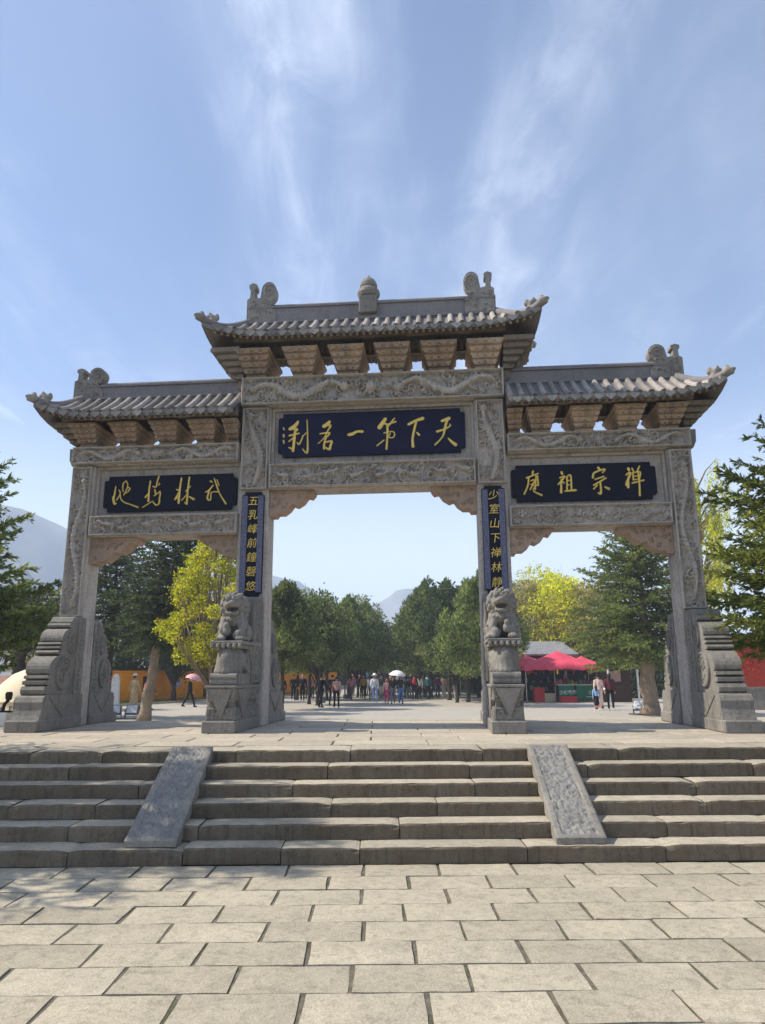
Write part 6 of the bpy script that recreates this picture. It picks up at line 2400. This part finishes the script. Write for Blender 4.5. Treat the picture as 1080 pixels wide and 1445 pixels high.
# ================================================================== PEOPLE
def body_prims(stride=0.25, arm=0.25, long_hair=False, robe=False, skirt=False, bend=0.0, armfold=False, phone=False):
    """1.68 m figure facing -Y; tags 0 skin 1 top 2 bottom 3 shoes 4 hair"""
    pr = []
    hz = 0.90
    st = stride
    legs = [(-0.09, -st), (0.09, st)]
    for x, d in legs:
        hip = (x, 0, hz)
        knee = (x * 1.05, -d * 0.62 - 0.03 * (d < 0), 0.49)
        ank = (x * 1.05, -d * 1.05 if d > 0 else -d * 1.35, 0.09 if d > 0 else 0.13)
        if not (robe or skirt):
            pr += [('c', hip, knee, 0.088, 0.062, 2), ('c', knee, ank, 0.060, 0.046, 2)]
        else:
            pr += [('c', hip, knee, 0.08, 0.056, 2), ('c', knee, ank, 0.052, 0.036, 0 if skirt else 2)]
        pr.append(('c', (ank[0], ank[1] + 0.04, ank[2] - 0.045), (ank[0], ank[1] - 0.14, ank[2] - 0.055), 0.042, 0.034, 3))
    if robe:
        pr += [('c', (0, 0, 0.95), (0, 0, 0.30), 0.15, 0.20, 1)]
    if skirt:
        pr += [('c', (0, 0, 0.95), (0, 0, 0.52), 0.14, 0.19, 2)]
    pr += [('e', (0, 0, 0.93), (0.165, 0.115, 0.12), 2 if not robe else 1), ('c', (0, 0, 0.98), (0, 0.0, 1.14), 0.125, 0.128, 1), ('e', (0, 0.0, 1.25), (0.178, 0.115, 0.18), 1),
           ('c', (-0.13, 0, 1.385), (0.13, 0, 1.385), 0.062, 0.062, 1), ('c', (0, 0, 1.40), (0, -0.012, 1.50), 0.056, 0.05, 0)]
    # head and face
    pr += [('e', (0, -0.02, 1.585), (0.075, 0.095, 0.112), 0), ('e', (0, -0.112, 1.575), (0.016, 0.022, 0.024), 0), ('e', (0.078, -0.01, 1.58), (0.015, 0.022, 0.03), 0), ('e', (-0.078, -0.01, 1.58), (0.015, 0.022, 0.03), 0),
           ('e', (0, 0.018, 1.622), (0.088, 0.092, 0.088), 4)]
    if long_hair:
        pr += [('c', (0, 0.06, 1.6), (0, 0.085, 1.36), 0.085, 0.06, 4)]
    for sx, d in ((-1, arm), (1, -arm)):
        sh = (sx * 0.185, 0, 1.375)
        if armfold:
            el = (sx * 0.235, -0.04, 1.10)
            wr = (sx * 0.10, -0.24, 1.16)
        elif phone and sx > 0:
            el = (sx * 0.25, -0.10, 1.15)
            wr = (sx * 0.14, -0.27, 1.36)
        else:
            el = (sx * 0.235, -d * 0.45, 1.10)
            wr = (sx * 0.24, -d * 0.95 - 0.04, 0.88)
        pr += [('c', sh, el, 0.056, 0.046, 1), ('c', el, wr, 0.044, 0.034, 1)]
        w = np.array(wr)
        dv = unit(np.array(wr) - np.array(el))
        pr.append(('c', tuple(w), tuple(w + dv * 0.07), 0.034, 0.032, 0))
        for q in range(4):
            o = np.array([0.0, (q - 1.5) * 0.018, 0])
            pr.append(('c', tuple(w + dv * 0.08 + o), tuple(w + dv * (0.15 - 0.01 * abs(q - 1.5)) + o * 1.2 + np.array([-sx * 0.012, 0, 0])), 0.0105, 0.009, 0))
        pr.append(('c', tuple(w + dv * 0.02 + np.array([0, -0.03, 0])), tuple(w + dv * 0.09 + np.array([-sx * 0.01, -0.05, 0])), 0.012, 0.009, 0))
    return pr


dummy = plain('cloth_base', (0.2, 0.2, 0.2))
SLOTS = [dummy] * 5
KIND = {}
for key, kw in dict(walk=dict(stride=0.27, arm=0.25), step=dict(stride=-0.18, arm=-0.18), stand=dict(stride=0.03, arm=0.03), hair=dict(stride=0.20, arm=0.2, long_hair=True), fold=dict(stride=0.05, armfold=True, long_hair=True),
                    robe=dict(stride=0.12, arm=0.1, robe=True), skirt=dict(stride=0.12, arm=0.12, skirt=True, long_hair=True), phone=dict(stride=0.04, arm=0.03, phone=True)).items():
    V, Fc, mi = solid(body_prims(**kw), 0.0215, 0.022)
    KIND[key] = np_mesh('body', V, Fc, SLOTS, True, mi)

CLOTH = {}


def cloth(col):
    if col not in CLOTH:
        CLOTH[col] = plain('cloth_' + col, lin(col), 0.8, 0, 0.2, 0.18, 14)
    return CLOTH[col]


skin = plain('skin', (0.52, 0.31, 0.21), 0.55)
hairm = plain('black_hair', (0.015, 0.012, 0.011), 0.5)
hat_me = MB().lathe([(0.21, 0.0), (0.215, 0.012), (0.11, 0.03), (0.105, 0.10), (0.07, 0.135), (0.01, 0.14)], (0, 0, 0), 18)
cap_me = MB().lathe([(0.098, 0.0), (0.10, 0.03), (0.085, 0.08), (0.045, 0.11), (0.01, 0.115)], (0, 0, 0), 14)
cap_me.add([(-0.07, -0.085, 0.004), (0.07, -0.085, 0.004), (0.05, -0.18, -0.008), (-0.05, -0.18, -0.008), (-0.07, -0.085, 0.014), (0.07, -0.085, 0.014), (0.05, -0.18, 0.002), (-0.05, -0.18, 0.002)], [(0, 1, 2, 3), (7, 6, 5, 4), (0, 4, 5, 1), (1, 5, 6, 2), (2, 6, 7, 3), (3, 7, 4, 0)])
HATS = {}


def hat_mesh(kind, col):
    k = (kind, col)
    if k not in HATS:
        HATS[k] = (hat_me if kind == 'hat' else cap_me).mesh(kind, cloth(col), smooth=True)
    return HATS[k]


pack_p = [('e', (0, 0, 0), (0.15, 0.085, 0.20), 0), ('e', (0, 0.06, -0.06), (0.11, 0.06, 0.10), 0), ('c', (-0.09, -0.07, 0.15), (-0.09, -0.17, 0.12), 0.018, 0.018, 0), ('c', (0.09, -0.07, 0.15), (0.09, -0.17, 0.12), 0.018, 0.018, 0)]
PV, PF, _ = solid(pack_p, 0.025, 0.03)
BV, BF, _ = solid([('e', (0, 0, 0), (0.05, 0.13, 0.11), 0), ('c', (0, -0.06, 0.09), (0, 0, 0.28), 0.012, 0.012, 0), ('c', (0, 0.06, 0.09), (0, 0, 0.28), 0.012, 0.012, 0)], 0.02, 0.02)


def person(label, px, py, kind, top, bottom, facing, h=1.66, shoes='1a1a1c', hair=None, hat=None, pack=None, bag=None, z=None, Y=None, group=None):
    """(px, py): where the feet stand in the photograph; facing: 0 towards the camera, 180 away"""
    if Y is None:
        p = ground_at(px, py)
        if p[1] > 46:
            for _ in range(6):
                p = ground_at(px, py, float(np.interp(p[1], ys, zs)))
    else:
        p = depth_at(px, 960, Y)
    zz = float(np.interp(p[1], ys, zs)) if z is None else z
    t = thing('person', label, 'person', (p[0], p[1], zz), math.radians(facing), group)
    s = h / 1.70
    t.scale = (s, s, s)
    b = obj('body', KIND[kind], t)
    for i, m_ in enumerate((skin, cloth(top), cloth(bottom), cloth(shoes), cloth(hair) if hair else hairm)):
        b.material_slots[i].link = 'OBJECT'
        b.material_slots[i].material = m_
    if hat:
        obj('hat', hat_mesh(*hat), t, (0, 0.0, 1.655))
    if pack:
        obj('backpack', np_mesh('backpack', PV, PF, cloth(pack), True), t, (0, 0.20, 1.22))
    if bag:
        obj('shoulder_bag', np_mesh('shoulder_bag', BV, BF, cloth(bag), True), t, (0.24, 0.05, 0.98))
    return t


# left bay
person('person in beige robe and hat standing before the orange wall', 188, 1001, 'robe', 'c9b48f', 'b39c74', 160, 1.72, hat=('hat', 'd8d0bf'))
person('person with bright pink-red backpack and dark trousers by the leaning trunk', 209, 1002, 'walk', 'b3203f', '1c1f28', 150, 1.62, pack='e0244f')
person('person in black walking under a pink umbrella', 267, 998, 'walk', '17171a', '141417', 80, 1.6)
# middle bay, left group
person('dark clothed person half hidden behind the left rear buttress stone', 398, 993, 'stand', '1d1d22', '1a1a1e', 10, 1.62)
person('person with orange cap, dark jacket and trousers in front of the orange wall', 414, 988, 'stand', '232129', '1a191c', 10, 1.66, hat=('cap', 'd8632b'))
person('person in black hoodie and white shoes in front of the orange wall', 427, 990, 'stand', '15161b', '17171b', -10, 1.72, shoes='e8e6e2')
person('person in patterned pink-grey top beside the black hoodie', 435, 988, 'hair', '9a7f8c', '3c3a44', 20, 1.6, shoes='dcdad6')
person('person in pink and white top with white shoes left of the walking pair', 441, 987, 'fold', 'd7a0a2', '4a4650', -20, 1.58, shoes='dcdad6')
person('person in black suit striding left with beige bag', 453, 999, 'walk', '131418', '15151a', 155, 1.68, bag='cdbb98')
person('person in dark jacket just behind the pink-beige top', 469, 996, 'step', '2a2832', '1b1b20', 170, 1.68)
person('person in pink-beige top and black trousers seen from behind', 475, 999, 'step', 'c79a90', '141417', 175, 1.58, bag='b98f7c')
# middle bay, middle
person('person in navy jacket in the crowd left of the avenue', 507, 977, 'stand', '1c2742', '191d2b', 180, 1.7)
person('person in light blue shirt and navy trousers left of the avenue', 517, 977, 'stand', '7fa7cf', '22304d', 180, 1.66)
person('person in white sun hat, white top and pale jeans', 529, 992, 'walk', 'eeeaf0', '9db6dc', 5, 1.68, hat=('hat', 'f3eee6'), shoes='d9d9d9')
person('small person in peach top and hot pink trousers', 546, 993, 'hair', 'eeb3a6', 'e34a7d', 0, 1.42, hair='6b4a3a')
person('person in dark top and striped grey trousers beside the pink trousers', 555, 993, 'step', '2c2a30', '84838a', 0, 1.6)
person('person in navy top and blue jeans under the white umbrella', 566, 993, 'phone', '1d2233', '5b86bd', 10, 1.62)
person('person in white dress behind the blue jeans', 578, 983, 'skirt', 'dfdcd8', 'ebe8e4', 175, 1.58)
person('person with red backpack and black trousers walking away', 585, 988, 'walk', '2b1d22', '161619', 178, 1.68, pack='c5273f')
person('person in beige top and white trousers walking away', 595, 983, 'walk', 'b7a58c', 'e6e2da', 180, 1.64)
person('person in dark green jacket and black trousers', 607, 983, 'step', '2d3a2c', '1a1b1d', 178, 1.62)
person('person in white jacket and grey-blue jeans at the right of the walkers', 618, 983, 'walk', 'f0f0f2', '6d7f95', 182, 1.66)
person('child in black coat left of the two by the right post', 663, 980, 'stand', '1b1b20', '202026', 10, 1.5)
person('person in long black coat closest to the right inner post', 670, 980, 'robe', '141418', '18181c', -10, 1.74)
# crowd on the rising avenue
rc = random.Random(12)
cols = ['8b2631', 'd9d2c8', '243a63', '1e1f24', 'b5402f', '6e7f92', 'e7e2d8', '3a3340', 'c98d8f', '2f4a3a', '7a2b3f', 'cfc3a5', '1d2a45', 'e0dfe4']
words_ = ['dark red', 'off-white', 'navy', 'black', 'orange-red', 'slate blue', 'cream', 'plum grey', 'dusty pink', 'bottle green', 'wine red', 'sand', 'midnight blue', 'pale lilac']
for i in range(14):
    px = 527 + i * 5.9 + rc.uniform(-1.5, 1.5)
    person('distant visitor in %s top in the crowd on the rising avenue' % words_[i], px, 0, rc.choice(('stand', 'walk', 'hair', 'step')), cols[i], rc.choice(('1c1d22', '2b3550', '3b3a3d', '55504a')), rc.choice((0, 180, 170, 20)), rc.uniform(1.55, 1.75),
           Y=rc.uniform(46, 62), group='crowd on the avenue')
more = [('coral', 'd9705f'), ('mustard', 'b98a2e'), ('sky blue', '8fb6dd'), ('charcoal', '33343a'), ('mint', '9cc7b2'), ('scarlet', 'c02a2a'), ('lavender', 'a79ac4'), ('khaki', '8c8259'), ('ivory', 'ece6d6'), ('teal', '2f6a72')]
for i, (w, c) in enumerate(more):
    person('far visitor in %s top among the walkers before the avenue' % w, 500 + i * 11.5 + rc.uniform(-3, 3), 0, rc.choice(('walk', 'hair', 'step', 'stand')), c, rc.choice(('1c1d22', '3a4a6a', '6b6a6c')), rc.choice((0, 180, 175)), rc.uniform(1.55, 1.75), Y=rc.uniform(38, 50), group='walkers before the avenue')
for i, (px, w, c) in enumerate(((634, 'white', 'e4e4e6'), (640, 'grey', '8a8a90'), (646, 'pale blue', 'a9bdd2'))):
    person('visitor in %s top in the shade under the right avenue trees' % w, px, 0, ('stand', 'hair', 'step')[i], c, '222228', 0, 1.64, Y=52 + i)
near = [('rose', 'c9808f'), ('dark blue', '1f2c4e'), ('white', 'ecebe8'), ('olive green', '5b6240'), ('burgundy', '6d2230'), ('pale yellow', 'e3d59a'), ('black', '17171b'), ('turquoise', '3f9aa0'), ('grey', '8d8d93'), ('maroon', '5a1f2a'), ('peach', 'e2ab92'), ('denim', '4d6b95')]
for i, (w, c) in enumerate(near):
    person('visitor in %s clothes strolling on the plaza, mid distance in the middle bay' % w, 497 + i * 13.2 + rc.uniform(-4, 4), 0, rc.choice(('walk', 'hair', 'step', 'stand', 'skirt')), c, rc.choice(('1c1d22', '3a4a6a', '6b6a6c', 'b9b3a6')), rc.choice((0, 180, 165, 20)), rc.uniform(1.5, 1.75), Y=rc.uniform(36, 45), group='strollers on the plaza')
# right bay
person('small child in light blue top and dark skirt before the green counter', 843, 1003, 'skirt', '8fb4dc', '211d24', 175, 1.12, shoes='e4e2de')
person('person with white top and long orange-brown skirt at the green counter', 847, 1001, 'robe', 'e7c9bd', 'c4623a', 185, 1.62, hair='2a1a16')
person('person in dark red top with white bag and black trousers', 863, 1003, 'hair', '5d2733', '17161a', 165, 1.66, shoes='e6e4e0', bag='f0ece6')
person('stall vendor in red behind the short green counter', 797, 0, 'fold', 'b8392b', '23201f', 5, 1.62, Y=YS + 1.2)
person('stall vendor in dark clothes behind the long green counter', 826, 0, 'stand', '3a2c30', '23201f', -5, 1.6, Y=YS + 1.2)


def umbrella(label, px, py, Y, mat, R, tilt, zc):
    x = float(depth_at(px, py, Y)[0])
    t = thing('umbrella', label, 'umbrella', (x, Y, zc))
    t.rotation_euler = tilt
    n = 8
    v = [(0, 0, 0.30)]
    f = []
    for j, (r_, z) in enumerate(((0.3, 0.275), (0.6, 0.21), (0.85, 0.11), (1.0, 0.0))):
        for k in range(n * 2):
            a = math.pi * k / n
            dip = 1.0 if k % 2 == 0 else 0.945
            v.append((R * r_ * dip * math.cos(a), R * r_ * dip * math.sin(a), z - (0.0 if k % 2 == 0 else -0.03 * r_)))
    m_ = n * 2
    f = [(0, 1 + k, 1 + (k + 1) % m_) for k in range(m_)]
    for j in range(3):
        f += [(1 + j * m_ + k, 1 + (j + 1) * m_ + k, 1 + (j + 1) * m_ + (k + 1) % m_, 1 + j * m_ + (k + 1) % m_) for k in range(m_)]
    obj('canopy', MB().add(v, f).mesh('canopy', mat, smooth=False), t)
    obj('shaft', MB().tube([(0, 0, 0.36), (0, 0, -0.62)], 0.010, 6).mesh('shaft', M['steel']), t)
    obj('handle', MB().tube([(0, 0, -0.62), (0, 0, -0.70), (0.03, 0, -0.74), (0.06, 0, -0.70)], 0.014, 6).mesh('handle', M['timber']), t)
    for k in range(n):
        a = 2 * math.pi * k / n
        obj('rib', MB().tube([(0, 0, 0.288), (R * .6 * math.cos(a), R * .6 * math.sin(a), 0.20), (R * .99 * math.cos(a), R * .99 * math.sin(a), -0.006)], 0.005, 4).mesh('rib', M['steel']), t)


p = ground_at(267, 998)
umbrella('pale pink umbrella tilted over the person in black', 273, 958, p[1], plain('pink_umbrella', (0.85, 0.42, 0.45), 0.7), 0.46, (0.0, 0.30, 0), 1.47)
p = ground_at(566, 993)
umbrella('white umbrella above the person in navy top', 561, 950, p[1], plain('white_umbrella', (0.85, 0.85, 0.84), 0.7), 0.52, (0.1, 0.10, 0), 1.62)

# ================================================================== HAZE
hz = NT('haze_air')
hz.t.nodes.remove(hz.p)
pv = hz.n("ShaderNodeVolumePrincipled")
pv.inputs["Color"].default_value = (0.72, 0.83, 1.0, 1)
pv.inputs["Density"].default_value = 0.0009
pv.inputs["Anisotropy"].default_value = 0.0
hz.l(pv.outputs[0], hz.t.nodes["Material Output"].inputs["Volume"])
hb = MB().box(-4100, 4100, -1600, 5100, -3, 215)
haze = tag(obj('haze', hb.mesh('haze', hz.m)), 'thin blue air between the gate and the mountains', 'haze', kind='stuff')
